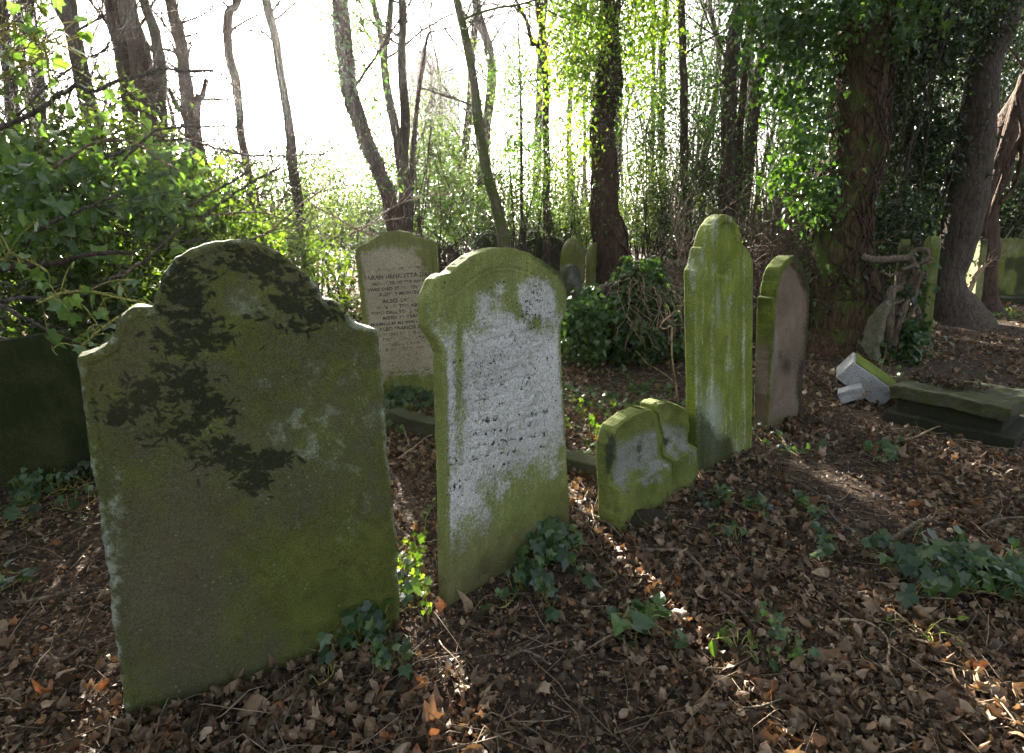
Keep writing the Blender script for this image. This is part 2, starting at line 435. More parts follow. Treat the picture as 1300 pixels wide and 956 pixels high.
def near_points(n, rng, y0=.7, y1=16, p=1.5, w=1.0):
    u = rng.uniform(0, 1, n); q = 2 - p
    if abs(q) < 1e-6: y = y0 * (y1 / y0) ** u
    else: y = (y0 ** q + u * (y1 ** q - y0 ** q)) ** (1 / q)
    x = rng.uniform(-1, 1, n) * (y * w + .6)
    return x, y
SOLIDS = []           # footprints to keep litter out of: (centre, ux, half length, half thickness)
def clear(x, y, pad=.0):
    ok = np.ones(len(x), bool)
    for c, ux, hl, ht in SOLIDS:
        dx, dy = x - c[0], y - c[1]
        a = dx * ux[0] + dy * ux[1]; b = -dx * ux[1] + dy * ux[0]
        ok &= ~((np.abs(a) < hl + pad) & (np.abs(b) < ht + pad))
    return ok

def litter():
    rng = np.random.RandomState(3); B = []
    temps = [litter_template(k, k % 2 == 0) for k in range(16)]
    for k, tm in enumerate(temps):
        n = 5800
        x, y = near_points(n, rng, .75, 24, 1.6)
        dens = fbm(x * 1.1 + 5, y * 1.1, 31, 3)
        bare = np.exp(-(((x - 1.55) / .5) ** 2 + ((y - 2.15) / .22) ** 2)) + .6 * np.exp(-(((x + 1.5) / .5) ** 2 + ((y - 2.2) / .5) ** 2)) + .7 * np.exp(-(((x - .95) / .25) ** 2 + ((y - 2.5) / .2) ** 2))
        keep = (rng.uniform(0, 1, n) < sst(.32, .55, dens) * .93 + .07) & (rng.uniform(0, 1, n) > bare * .75) & clear(x, y)
        x, y = x[keep], y[keep]
        sz = (.015 + .046 * rng.beta(1.2, 2.4, len(x))) * (1 + .06 * y) * (1 + .6 * (rng.uniform(0, 1, len(x)) > .95))
        P = np.stack([x, y, gz(x, y) + .006 + rng.uniform(0, 1, len(x)) ** 1.5 * .03], -1)
        hue = np.clip(rng.beta(1.6, 1.6, len(x)), 0, 1)
        near = y < 3.6
        B.append(place_leaves(P[~near], tm, sz[~near], rng, up=.4, droop=0, rnd=hue[~near]))
        B.append(place_leaves(P[near], litter_template(k, k % 2 == 0, True), sz[near], rng, up=.35, droop=0, rnd=hue[near]))
    # debris caught on top of the ledger tomb
    n = 420; q = rng.normal(0, .5, (n, 2)) * [.26, .12] + [-.12, .02]; q = np.clip(q, -.3, .27)
    ca, sa = math.cos(rz), math.sin(rz); P = np.stack([ct[0] + q[:, 0] * ca - q[:, 1] * sa, ct[1] + q[:, 0] * sa + q[:, 1] * ca, .27 + rng.uniform(0, .03, n)], -1)
    B.append(place_leaves(P, temps[1], rng.uniform(.02, .045, n), rng, up=.45, droop=0, rnd=rng.uniform(0, .4, n)))
    tag(build_leaves('leaf_litter', M['litter'], None, B, True), 'brown dead leaves scattered thickly over the ground', 'leaf litter', kind='stuff')
    # fine crumbs
    n = 95000; x, y = near_points(n, rng, .75, 7, 1.5); k = clear(x, y); x, y = x[k], y[k]
    P = np.stack([x, y, gz(x, y) + .004], -1)
    tag(build_leaves('leaf_crumbs', M['litter'], None, [place_leaves(P, DIAM, rng.uniform(.008, .024, len(x)), rng, up=.5, droop=0)]),
        'small broken crumbs of dead leaf between the larger leaves', 'leaf litter', kind='stuff')
    mb = MB()
    n = 5200; x, y = near_points(n, rng, .8, 10, 1.5); k = clear(x, y, .02); x, y = x[k], y[k]
    for i in range(len(x)):
        L = rng.uniform(.04, .28); a = rng.uniform(0, 6.28)
        p0 = np.array([x[i], y[i], gz(x[i], y[i]) + .012]); d = np.array([math.cos(a), math.sin(a), rng.uniform(-.05, .25)])
        P = np.array([p0 + d * L * s + rng.normal(0, L * .05, 3) for s in (0, .3, .65, 1)])
        P[:, 2] = np.maximum(P[:, 2], gz(P[:, 0], P[:, 1]) + .008)
        mb.tube(P, np.linspace(1, .5, 4) * rng.uniform(.0012, .0032), k=3, a=rng.uniform())
    tag(mb.build('twig_litter', M['twig_litter'], None), 'fine dead twigs and stalks lying among the leaves', 'twig litter', kind='stuff')

# ------------------------------------------------------------------ gravestones
def resample(P, n):
    P = np.asarray(P, float); L = np.concatenate([[0], np.cumsum(np.linalg.norm(np.diff(P, axis=0), axis=1))])
    t = np.linspace(0, L[-1], n); return np.stack([np.interp(t, L, P[:, k]) for k in range(P.shape[1])], -1)
def frame_of(L, Rr, lean=0., th=.08):
    L = np.array([L[0], L[1], 0.]); Rr = np.array([Rr[0], Rr[1], 0.])
    ux = (Rr - L) / np.linalg.norm(Rr - L); nb = np.array([-ux[1], ux[0], 0.])
    if nb[1] < 0: nb = -nb
    up = np.array([0, 0, 1.]) * math.cos(lean) + nb * math.sin(lean)
    bk = nb * math.cos(lean) - np.array([0, 0, 1.]) * math.sin(lean)
    o = (L + Rr) / 2 + nb * th / 2
    return o, ux, bk, up
def px_local(pts, o, ux, bk, up, th):
    """photo pixels -> (x, z) on the stone's front plane"""
    out = []
    p0 = o - bk * th / 2
    for px, py in pts:
        d = ray(px, py); c = np.array([0, 0, H])
        t = (p0 - c).dot(bk) / d.dot(bk); q = c + d * t - o
        out.append((q.dot(ux), q.dot(up)))
    return np.array(out)
def stone_mesh(Lp, Rp, th, N, Mc, r=.01, relief=None, attrf=None, rough=.003, seed=0, frame=None, back=True):
    """Lp, Rp: local outlines bottom -> apex"""
    Lc = resample(Lp, N); Rc = resample(Rp, N)
    mid = (Lc[-1] + Rc[-1]) / 2
    for cu, sg in ((Lc, 1), (Rc, 2)):
        T = np.gradient(cu, axis=0); T /= np.linalg.norm(T, axis=1)[:, None] + 1e-9
        nn = np.stack([T[:, 1], -T[:, 0]], -1)
        s = np.arange(N) * np.linalg.norm(np.diff(cu, axis=0), axis=1).mean()
        a = (fbm(s * 9, s * 0 + seed, seed + sg, 3) - .5) * rough * 2 + (fbm(s * 45, s * 0 + seed, seed + sg + 5, 2) - .5) * rough
        cu += nn * a[:, None]
    u = .5 - .5 * np.cos(np.linspace(0, 1, Mc) * math.pi); u = .65 * u + .35 * np.linspace(0, 1, Mc)
    XZ = Lc[:, None] * (1 - u)[None, :, None] + Rc[:, None] * u[None, :, None]
    x = XZ[..., 0]; z = XZ[..., 1]
    out = np.vstack([resample(Lc, 420), resample(Rc, 420)])
    d = np.empty(x.size); fx = x.ravel(); fz = z.ravel()
    for i in range(0, x.size, 6000):
        d[i:i + 6000] = np.sqrt(((fx[i:i + 6000, None] - out[None, :, 0]) ** 2 + (fz[i:i + 6000, None] - out[None, :, 1]) ** 2).min(1))
    d = d.reshape(x.shape); d[:, 0] = 0; d[:, -1] = 0; d[-1] = 0
    q = np.clip(1 - d / r, 0, 1); rd = r * (1 - np.sqrt(np.clip(1 - q * q, 0, 1)))
    rel = (fbm(x * 14, z * 14, seed + 40, 4) - .5) * .006
    if relief is not None: rel = rel + relief(x, z, d)
    fade = sst(0, r * .8, d)
    yf = -th / 2 + rd + rel * fade
    yb = th / 2 - rd + (fbm(x * 10, z * 10, seed + 60, 3) - .5) * .006 * fade
    n = N * Mc
    VF = np.stack([x, yf, z], -1).reshape(-1, 3); VB = np.stack([x, yb, z], -1).reshape(-1, 3)
    i = np.arange(N - 1)[:, None] * Mc + np.arange(Mc - 1)[None]
    QF = np.stack([i, i + 1, i + Mc + 1, i + Mc], -1).reshape(-1, 4)
    QB = QF[:, ::-1] + n
    V = [VF, VB]; Q = [QF, QB]; base = 2 * n
    S = 5
    for col, flip in ((0, False), (Mc - 1, True)):
        f = np.arange(N) * Mc + col; b = f + n
        prev = f
        for k in range(1, S + 1):
            if k < S:
                tt = k / S; P = VF[f] * (1 - tt) + VB[f] * tt
                P = P + np.stack([(fbm(P[:, 2] * 20, P[:, 1] * 20, seed + 80, 3) - .5) * .006] * 1 + [P[:, 1] * 0, P[:, 2] * 0], -1)
                V.append(P); cur = base + np.arange(N); base += N
            else: cur = b
            q4 = np.stack([prev[:-1], prev[1:], cur[1:], cur[:-1]], -1)
            Q.append(q4[:, ::-1] if flip else q4); prev = cur
    V = np.concatenate(V); Q = np.concatenate(Q)
    dd = np.concatenate([d.ravel(), d.ravel(), np.zeros(len(V) - 2 * n)])
    side = np.concatenate([np.zeros(2 * n), np.ones(len(V) - 2 * n)])
    A = {k: np.zeros(len(V)) for k in ('moss', 'stain_shade', 'pit', 'pale', 'brown')}; A['moss'] += .5
    if attrf is not None:
        o, ux, bk, up = frame
        W = o + V[:, 0:1] * ux + V[:, 1:2] * bk + V[:, 2:3] * up
        px, py = proj(W)
        A.update({k: np.clip(a, 0, 2) for k, a in attrf(V[:, 0], V[:, 2], dd, side, px, py).items()})
    return V, Q, A
def gravestone(name, label, L, Rr, th, left, right, mat, lean=0., N=240, Mc=150, r=.01, relief=None, attrf=None, rough=.003, seed=0, group=None, sink=.12, local=False):
    o, ux, bk, up = frame_of(L, Rr, lean, th)
    Lp = np.array(left, float) if local else px_local(left, o, ux, bk, up, th)
    Rp = np.array(right, float) if local else px_local(right, o, ux, bk, up, th)
    if not local:
        print(name, 'base w', Rp[0] - Lp[0], 'top', Lp[-1])
        ap = (Lp[-1] + Rp[-1]) / 2; Lp[-1] = ap; Rp[-1] = ap
    for P in (Lp, Rp):
        P[0, 1] = min(P[0, 1], 0)
    dl = Lp[0] - Lp[1]; dr = Rp[0] - Rp[1]
    Lp = np.vstack([Lp[0] + dl / (abs(dl[1]) + 1e-6) * sink, Lp]); Rp = np.vstack([Rp[0] + dr / (abs(dr[1]) + 1e-6) * sink, Rp])
    V, Q, A = stone_mesh(Lp, Rp, th, N, Mc, r, relief, attrf, rough, seed, (o, ux, bk, up))
    ob = link(name, raw_mesh(name, V, [Q], A, True), mat)
    z = float(gz(o[0], o[1])) * 0
    m = Matrix(((ux[0], bk[0], up[0], o[0]), (ux[1], bk[1], up[1], o[1]), (ux[2], bk[2], up[2], o[2] + z), (0, 0, 0, 1)))
    ob.matrix_world = m
    tag(ob, label, 'gravestone', group)
    SOLIDS.append((o[:2], ux[:2], np.linalg.norm(np.array(Rr) - np.array(L)) / 2, th / 2))
    return ob, (o, ux, bk, up)
def blob(px, py, cx, cy, rx, ry, a=0):
    a = R(a); x = px - cx; y = py - cy
    u = x * math.cos(a) + y * math.sin(a); v = -x * math.sin(a) + y * math.cos(a)
    return np.exp(-((u / rx) ** 2 + (v / ry) ** 2))

GRP = 'old gravestones standing in the wood'
# --- 1: big dark stone in front
SM1 = stone_mat('dark olive stone', (.074, .07, .04), (.10, .094, .054), (.072, .082, .017), (.108, .122, .026), moss=.05, lich=.05, stain_shade=(.008, .011, .005), bumps=.55)
def attr1(x, z, d, side, px, py):
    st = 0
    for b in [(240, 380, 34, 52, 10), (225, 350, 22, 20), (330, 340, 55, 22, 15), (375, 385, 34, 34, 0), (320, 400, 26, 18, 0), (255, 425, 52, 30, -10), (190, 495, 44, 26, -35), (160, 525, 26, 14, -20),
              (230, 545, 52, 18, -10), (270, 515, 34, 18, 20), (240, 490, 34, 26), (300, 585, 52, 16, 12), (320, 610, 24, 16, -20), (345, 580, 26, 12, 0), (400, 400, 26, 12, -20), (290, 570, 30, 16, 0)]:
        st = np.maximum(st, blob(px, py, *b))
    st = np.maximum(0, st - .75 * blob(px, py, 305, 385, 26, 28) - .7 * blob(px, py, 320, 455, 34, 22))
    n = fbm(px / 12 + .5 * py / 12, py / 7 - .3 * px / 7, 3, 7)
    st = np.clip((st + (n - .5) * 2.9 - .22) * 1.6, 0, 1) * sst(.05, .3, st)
    # near-black strokes shaped like a spray of yew leaves
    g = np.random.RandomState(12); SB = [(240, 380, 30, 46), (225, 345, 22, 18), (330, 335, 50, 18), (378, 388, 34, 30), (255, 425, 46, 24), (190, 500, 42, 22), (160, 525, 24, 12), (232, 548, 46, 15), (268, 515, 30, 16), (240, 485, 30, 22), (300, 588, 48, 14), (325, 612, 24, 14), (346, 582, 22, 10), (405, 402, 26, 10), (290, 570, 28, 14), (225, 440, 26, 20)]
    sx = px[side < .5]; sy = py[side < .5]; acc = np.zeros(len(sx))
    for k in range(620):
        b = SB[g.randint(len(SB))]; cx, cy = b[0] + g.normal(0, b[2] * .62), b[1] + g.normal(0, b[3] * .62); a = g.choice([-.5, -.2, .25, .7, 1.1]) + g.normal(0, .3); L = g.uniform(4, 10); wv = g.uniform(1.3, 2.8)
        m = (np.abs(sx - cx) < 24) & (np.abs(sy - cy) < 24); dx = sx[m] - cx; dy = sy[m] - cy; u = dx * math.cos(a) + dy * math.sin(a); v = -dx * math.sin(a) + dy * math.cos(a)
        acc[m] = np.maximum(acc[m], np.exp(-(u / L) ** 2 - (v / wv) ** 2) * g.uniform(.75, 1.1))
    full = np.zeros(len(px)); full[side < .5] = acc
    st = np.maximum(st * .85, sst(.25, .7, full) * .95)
    rim = sst(.028, .0, d) * sst(.35, .65, fbm(px / 12, py / 12, 95, 4) + .1)
    moss = .56 + .45 * blob(px, py, 440, 760, 110, 70) + .3 * (fbm(px / 50, py / 90, 81, 4) - .5) - .22 * blob(px, py, 230, 760, 110, 170) + .15 * rim
    brown = .55 * blob(px, py, 230, 730, 90, 150) * (fbm(px / 40, py / 40, 8, 4)) + .25 * blob(px, py, 150, 470, 60, 60)
    pale = .45 * rim + .5 * np.clip(blob(px, py, 145, 700, 22, 210, 8) * 1.3 - .35 + (fbm(px / 8, py / 8, 4, 5) - .5) * 1.9, 0, 1) * sst(.10, .02, d + (px > 300)) + .25 * blob(px, py, 310, 380, 25, 35)
    pale = pale + .30 * blob(px, py, 400, 560, 100, 160) + .22 * sst(.5, .75, fbm(px / 18, py / 18, 91, 5))
    return dict(moss=moss, stain_shade=st, pale=pale, brown=brown, pit=x * 0 - 0)
L1 = [(160, 917), (154, 866), (136, 730), (124, 630), (114, 570), (103, 505), (95, 458), (96, 453), (108, 450.5), (119.7, 447), (131.7, 438), (139.6, 427), (143.6, 417), (145.6, 408), (153.5, 401), (161.5, 394), (169.4, 390), (183, 390.3), (192, 392.3), (194.5, 389),
      (195.5, 382), (199.2, 369.5), (207, 347.6), (223, 327.8), (243, 315.8), (264.8, 307.9), (288.6, 304.3), (308, 304)]
R1 = [(510, 797), (508, 738), (503, 666), (496, 590), (493, 577.6), (488, 495), (481, 435), (479.5, 423), (477, 419.5), (463, 415.5), (453, 410.6), (443, 397), (430, 384), (424, 379.5), (417, 379.5), (413.5, 382.6),
      (406.9, 367.7), (393.6, 349.5), (373.8, 329.7), (347, 314.8), (325, 307), (308, 304)]
def rel1(x, z, d):
    return .004 * sst(.02, .03, d) - .008 * (fbm(x * 5, z * 5, 2, 5) - .5)
gravestone('gravestone', 'largest and nearest gravestone, dark olive with black leafy patches, its arched top on curved shoulders', (-1.115, 1.40), (-.395, 1.80), .09, L1, R1, SM1,
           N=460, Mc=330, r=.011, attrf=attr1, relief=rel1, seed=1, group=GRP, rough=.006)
# --- 2: pale stone
SM2 = stone_mat('pale weathered stone', (.43, .425, .41), (.60, .59, .57), (.145, .17, .04), (.30, .34, .11), moss=.02, lich=.03, stain_shade=(.03, .045, .01), bumps=.6, streak=.12)
L2 = [(569, 769), (568, 694), (567.3, 611), (563, 480), (562.4, 450.7), (558.6, 439.4), (553, 430), (547, 421), (544.5, 413), (543.5, 380), (545, 375), (548, 370), (554, 356), (560, 349.5), (566, 347.3), (571, 347.5), (586, 334), (605, 321.7), (625.5, 316), (644, 314.7)]
R2 = [(724.6, 672), (720.8, 600), (717, 530), (714, 480), (713.6, 450), (712.5, 425), (714, 411), (719.4, 396), (720, 375), (718.7, 362), (715, 354.6), (708.4, 343.7), (689.5, 331), (670.7, 320.7), (655.6, 315.4), (644, 314.7)]
def attr2(x, z, d, side, px, py):
    n = fbm(px / 22, py / 30, 12, 4)
    f = fbm(px / 7, py / 7, 13, 3)
    top = sst(430, 345, py + (px - 640) * -.10 + (n - .5) * 120)
    top = np.maximum(top, sst(455, 380, py) * sst(625, 590, px) * .9)
    top = np.maximum(top, .85 * sst(430, 370, py) * sst(690, 712, px))
    low = sst(560, 720, py + (px - 640) * .75 + (n - .5) * 90)
    vert = .75 * blob(px, py, 583, 440, 7, 130) + .5 * sst(705, 722, px + (n - .5) * 12)
    edge = sst(.03, .005, d)
    pale_up = sst(.7, 1.4, blob(px, py, 680, 375, 36, 40) * 1.6)
    m = np.maximum.reduce([top * .95 - pale_up * .8, low * 1.05, vert, edge * .72, side * .85]) + (f - .5) * .2
    m = .30 + .68 * m
    st = np.clip((sst(.045, .0, d) * sst(650, 700, px) * sst(400, 330, py) * 1.0) + (f - .5) * .8 * sst(640, 700, px) * sst(400, 330, py) * sst(.06, .01, d), 0, 1)
    rows = np.zeros_like(px)
    yy = py + (px - 640) * .16
    rows = (.5 + .5 * np.cos((yy - 545) / 15 * 2 * math.pi)) ** 1.5
    gl = vn(px / 3.2, yy / 5, 21)
    ins = sst(500, 540, yy) * sst(625, 590, yy) * sst(592, 606, px) * sst(706, 690, px)
    pit = .6 + .5 * ins * rows * gl * 1.6 + .3 * blob(px, py, 675, 390, 30, 40) + .28 * blob(px, py, 650, 480, 60, 30) * 1. + .35 * blob(px, py, 580, 620, 12, 80) - .8 * low
    pit = np.where(side > .5, 0, pit)
    brown = .75 * sst(.34, .0, z + (n - .5) * .3) * (.5 + n)
    st = np.maximum(st, .55 * sst(.4, .05, z + (px - 640) * .0006) * sst(.42, .6, n))
    return dict(moss=m, stain_shade=st, pit=pit, pale=x * 0 + .25 * (1 - low) * (1 - top), brown=np.clip(brown, 0, .7))
def rel2(x, z, d):
    a = np.exp(-((d - .075) / .007) ** 2) * sst(.35, .5, z)
    ins = sst(.5, .55, z) * sst(1.1, 1.0, z) * sst(.1, .13, d)
    t = vn(x * 90, z * 55, 7) * (.5 + .5 * np.cos(z * 2 * math.pi / .045))
    return .003 * a + .003 * sst(.08, .09, d) + .004 * ins * (t > .45) + .010 * (fbm(x * 3.2, z * 3.2, 11, 4) - .5)
gravestone('gravestone', 'pale grey gravestone with illegible pitted lettering, wide mossy shoulders and a round top', (-.238, 1.915), (.279, 2.477), .06, L2, R2, SM2,
           N=330, Mc=210, r=.008, attrf=attr2, relief=rel2, rough=.004, seed=2, group=GRP)
# --- 4: tall green stone
SM4 = stone_mat('bright green algae stone', (.36, .38, .28), (.5, .52, .40), (.12, .155, .02), (.28, .335, .055), moss=.1, lich=.05, stain_shade=(.02, .03, .006), streak=.36, bumps=.4)
L4 = [(887, 606), (885.5, 500), (884.5, 400), (884, 350), (884, 344), (886, 341), (888.5, 336), (890.5, 327), (892, 319), (893, 315), (896, 314), (896.5, 311), (898, 302), (901, 293), (904.5, 286.5), (911, 278), (917, 273), (922, 271.6)]
R4 = [(955, 572), (955.5, 500), (956, 420), (956.5, 343), (956, 333), (953.5, 324), (949, 316), (944, 311.5), (942.5, 308), (941.7, 300), (939, 289), (934, 280), (929, 275), (922, 271.6)]
def attr4(x, z, d, side, px, py):
    n = fbm(px / 12, py / 26, 22, 4); s = fbm(px / 4.5, py / 120, 23, 3)
    m = .72 + (s - .5) * 1.0 + .1 * side + (n - .5) * .3
    wh = blob(px, py, 905, 540, 16, 60, 0) + .7 * blob(px, py, 912, 390, 5, 40) + .6 * blob(px, py, 880, 480, 8, 90) * (side < .5)
    pale = np.clip(wh * (.4 + n) * 1.0, 0, 1) + .45 * blob(px, py, 888, 330, 8, 40)
    st = .85 * sst(528, 580, py + (px - 920) * -.9 + (n - .5) * 50) + .5 * blob(px, py, 915, 350, 4, 60) * s  # slanting shadow over the foot painted in, plus a dark centre streak
    return dict(moss=m - .35 * wh, pale=pale, stain_shade=np.clip(st, 0, .8), brown=.25 * sst(.3, 0, z), pit=x * 0)
C4 = px_local([(921, 317)], *frame_of((1.065, 3.035), (1.546, 3.457), 0, .075), .075)[0]
def rel4(x, z, d):
    # carved trefoil medallion near the top
    cx, cz = C4
    r1 = np.abs(np.hypot(x - cx, (z - cz) * .85) - .115)
    g = np.exp(-(r1 / .010) ** 2)
    return .016 * g - .012 * sst(.075, .03, np.hypot(x - cx, (z - cz) * .62)) + .010 * sst(.118, .1, np.hypot(x - cx, (z - cz) * .85)) + .004 * (fbm(x * 40, z * 2, 5, 3) - .5)
gravestone('gravestone', 'tall narrow bright green gravestone with a carved medallion under its stepped round top', (1.065, 3.035), (1.546, 3.457), .075, L4, R4, SM4,
           N=300, Mc=130, r=.008, attrf=attr4, relief=rel4, seed=4, group=GRP)
# --- 5: brown peeled stone
SM5 = stone_mat('brown peeling stone', (.14, .10, .072), (.25, .19, .145), (.06, .08, .012), (.17, .21, .03), moss=.02, lich=.0, stain_shade=(.02, .016, .012), bumps=.6)
L5 = [(975, 552), (976, 500), (978.5, 440), (980, 400), (980.5, 384), (980.5, 379), (984, 377), (985.3, 366), (986.3, 359), (987.4, 358), (988.5, 350), (992.5, 340), (999, 330), (1004, 326), (1010, 324.6)]
R5 = [(1017, 526), (1019, 490), (1023, 450), (1025.5, 427), (1027.5, 395), (1028.3, 369), (1026.5, 357), (1022.5, 346), (1017, 333), (1010, 324.6)]
def panel5(x, z, d):
    return sst(.045, .065, d + .02 * (fbm(x * 12, z * 12, 33, 3) - .5)) * sst(.08, .2, z)
def attr5(x, z, d, side, px, py):
    n = fbm(px / 9, py / 14, 32, 4)
    pan = panel5(x, z, d) * (1 - side)
    m = np.where(side > .5, 1.0 * sst(470, 380, py) + .2, .95 * sst(.06, .03, d) * sst(460, 360, py + (n - .5) * 60) + .2)
    m = np.maximum(m, .8 * blob(px, py, 1000, 545, 30, 20)); m = np.maximum(m, .6 * sst(.05, .02, d) * (1 - side)) + (n - .5) * .25
    st = .9 * sst(.07, .03, d) * (1 - side) * sst(1000, 1015, px) + .7 * blob(px, py, 998, 465, 8, 14) + .5 * blob(px, py, 990, 450, 5, 8) + .45 * blob(px, py, 1012, 470, 6, 40)
    pale = .35 * blob(px, py, 1008, 400, 12, 60) * pan + .5 * blob(px, py, 985, 430, 4, 40)
    return dict(moss=m, stain_shade=np.clip(st, 0, .8), pale=pale, brown=x * 0, pit=x * 0)
def rel5(x, z, d):
    return .026 * panel5(x, z, d) + .034 * (fbm(x * 7, z * 4, 35, 5) - .5)
gravestone('gravestone', 'brown flaking gravestone with a sunken bare panel and a mossy rounded rim', (1.772, 3.735), (2.22, 4.178), .10, L5, R5, SM5,
           N=260, Mc=120, r=.009, attrf=attr5, relief=rel5, rough=.006, seed=5, group=GRP)
# --- 3: broken low stone, two slabs
SM3 = stone_mat('mossy broken stone', (.22, .22, .20), (.32, .32, .29), (.12, .145, .03), (.21, .24, .06), moss=.02, lich=.1, stain_shade=(.02, .022, .024), bumps=.7)
def broken():
    root = thing('broken_gravestone', tuple(G(815, 645)), 'low broken gravestone split by a vertical crack, thick moss along its top', 'gravestone', GRP)
    L, Rr, th = (.473, 2.464), (1.016, 3.003), .075
    o, ux, bk, up = frame_of(L, Rr, 0, th)
    def at3(x, z, d, side, px, py):
        n = fbm(px / 10, py / 10, 52, 4)
        yt = np.interp(px, [760, 785, 823, 845, 875], [560, 532, 516, 508, 520]); m = np.maximum.reduce([sst(40, 12, py - yt + (n - .5) * 26), .75 * sst(600, 650, py + (px - 780) * .5 + (n - .5) * 40), side, .8 * sst(.05, .01, d)]) * .7 + .38 + (n - .5) * .7
        st = 1.1 * blob(px, py, 775, 575, 7, 34) + .9 * blob(px, py, 848, 548, 4, 30) + .6 * blob(px, py, 868, 560, 4, 22) + .5 * blob(px, py, 812, 572, 5, 34) + .5 * sst(.12, .0, z)
        return dict(moss=m, stain_shade=np.clip(st * np.clip((n - .38) * 5, 0, 1.3), 0, .9), pale=.45 * blob(px, py, 785, 590, 14, 40) + .3 * blob(px, py, 862, 560, 12, 30), brown=x * 0, pit=x * 0)
    def rl(x, z, d):
        e = px_local([(777, 616), (838, 584), (874, 565)], o, ux, bk, up, th)
        zz = np.interp(x, e[:, 0], e[:, 1])
        return -.055 * sst(zz + .010, zz - .010, z) + .024 * (fbm(x * 8, z * 8, 54, 4) - .5) - .016 * np.exp(-(d / .035) ** 2) * sst(.28, .36, z)
    for k, (lp, rp) in enumerate([
        ([(777, 676), (775, 630), (772, 585), (773, 566), (777, 548), (781, 541), (790, 534), (804, 524), (816, 519)], [(842, 627), (843, 619), (841.5, 582), (836, 552), (831, 530), (829, 523), (825, 518.5), (816, 519)]),
        ([(846, 625), (846, 619), (844.5, 582), (839, 552), (834, 530), (832, 523), (832, 516), (836, 511.5), (844.6, 509)], [(878, 611), (877, 590), (876, 560), (875, 535), (873, 519), (861, 513.5), (852, 510), (844.6, 509)])]):
        a = px_local(lp, o, ux, bk, up, th); b = px_local(rp, o, ux, bk, up, th)
        a = np.vstack([a[0] - [0, .12], a]); b = np.vstack([b[0] - [0, .12], b])
        V, Q, A = stone_mesh(a, b, th, 170, 110, .008, rl, at3, .006, 50 + k, (o, ux, bk, up))
        W = o + V[:, 0:1] * ux + V[:, 1:2] * bk + V[:, 2:3] * up - np.array(root.location)
        if k: W = W + bk * .012
        link('slab', raw_mesh('slab', W, [Q], A, True), SM3, root)
    SOLIDS.append((o[:2], ux[:2], .38, th / 2))
broken()
# --- stone with the readable inscription
SM6 = stone_mat('buff inscribed stone', (.30, .26, .19), (.38, .335, .25), (.12, .155, .03), (.19, .225, .05), moss=.0, lich=.03, stain_shade=(.03, .03, .02), bumps=.3, streak=.15)
def at6(x, z, d, side, px, py):
    n = fbm(px / 8, py / 12, 62, 4)
    m = np.maximum.reduce([.95 * sst(330, 300, py + (n - .5) * 24), .8 * sst(455, 490, py + (n - .5) * 20), .8 * sst(.07, .02, d), side * .85, .8 * sst(528, 556, px + (n - .5) * 20) * sst(420, 330, py)])
    return dict(moss=.18 + .8 * m + (n - .5) * .2, stain_shade=.35 * blob(px, py, 520, 460, 40, 25), pale=.0 * x, brown=.25 * (.5 + n) * sst(440, 320, py), pit=x * 0)
def rel6(x, z, d):
    g = np.exp(-((d - .05) / .006) ** 2)
    ar = np.abs(np.hypot(x, z - 1.03) - .27); g2 = np.exp(-(ar / .006) ** 2) * (z > 1.03)
    return .007 * g * (z < 1.2) + .006 * g2
L6 = [(-.32, 0), (-.32, 1.22), (-.315, 1.265), (-.30, 1.285), (-.22, 1.31), (-.13, 1.36), (-.06, 1.385), (0, 1.39)]
R6 = [(.32, 0), (.32, 1.22), (.315, 1.265), (.30, 1.285), (.22, 1.31), (.13, 1.36), (.06, 1.385), (0, 1.39)]
s6, fr6 = gravestone('gravestone', 'gravestone with black capital lettering behind the two front stones, tilted, low peaked top', (-1.15, 4.50), (-.52, 4.58), .075, L6, R6, SM6,
                     N=240, Mc=110, r=.008, attrf=at6, relief=rel6, seed=6, local=True, sink=.3)
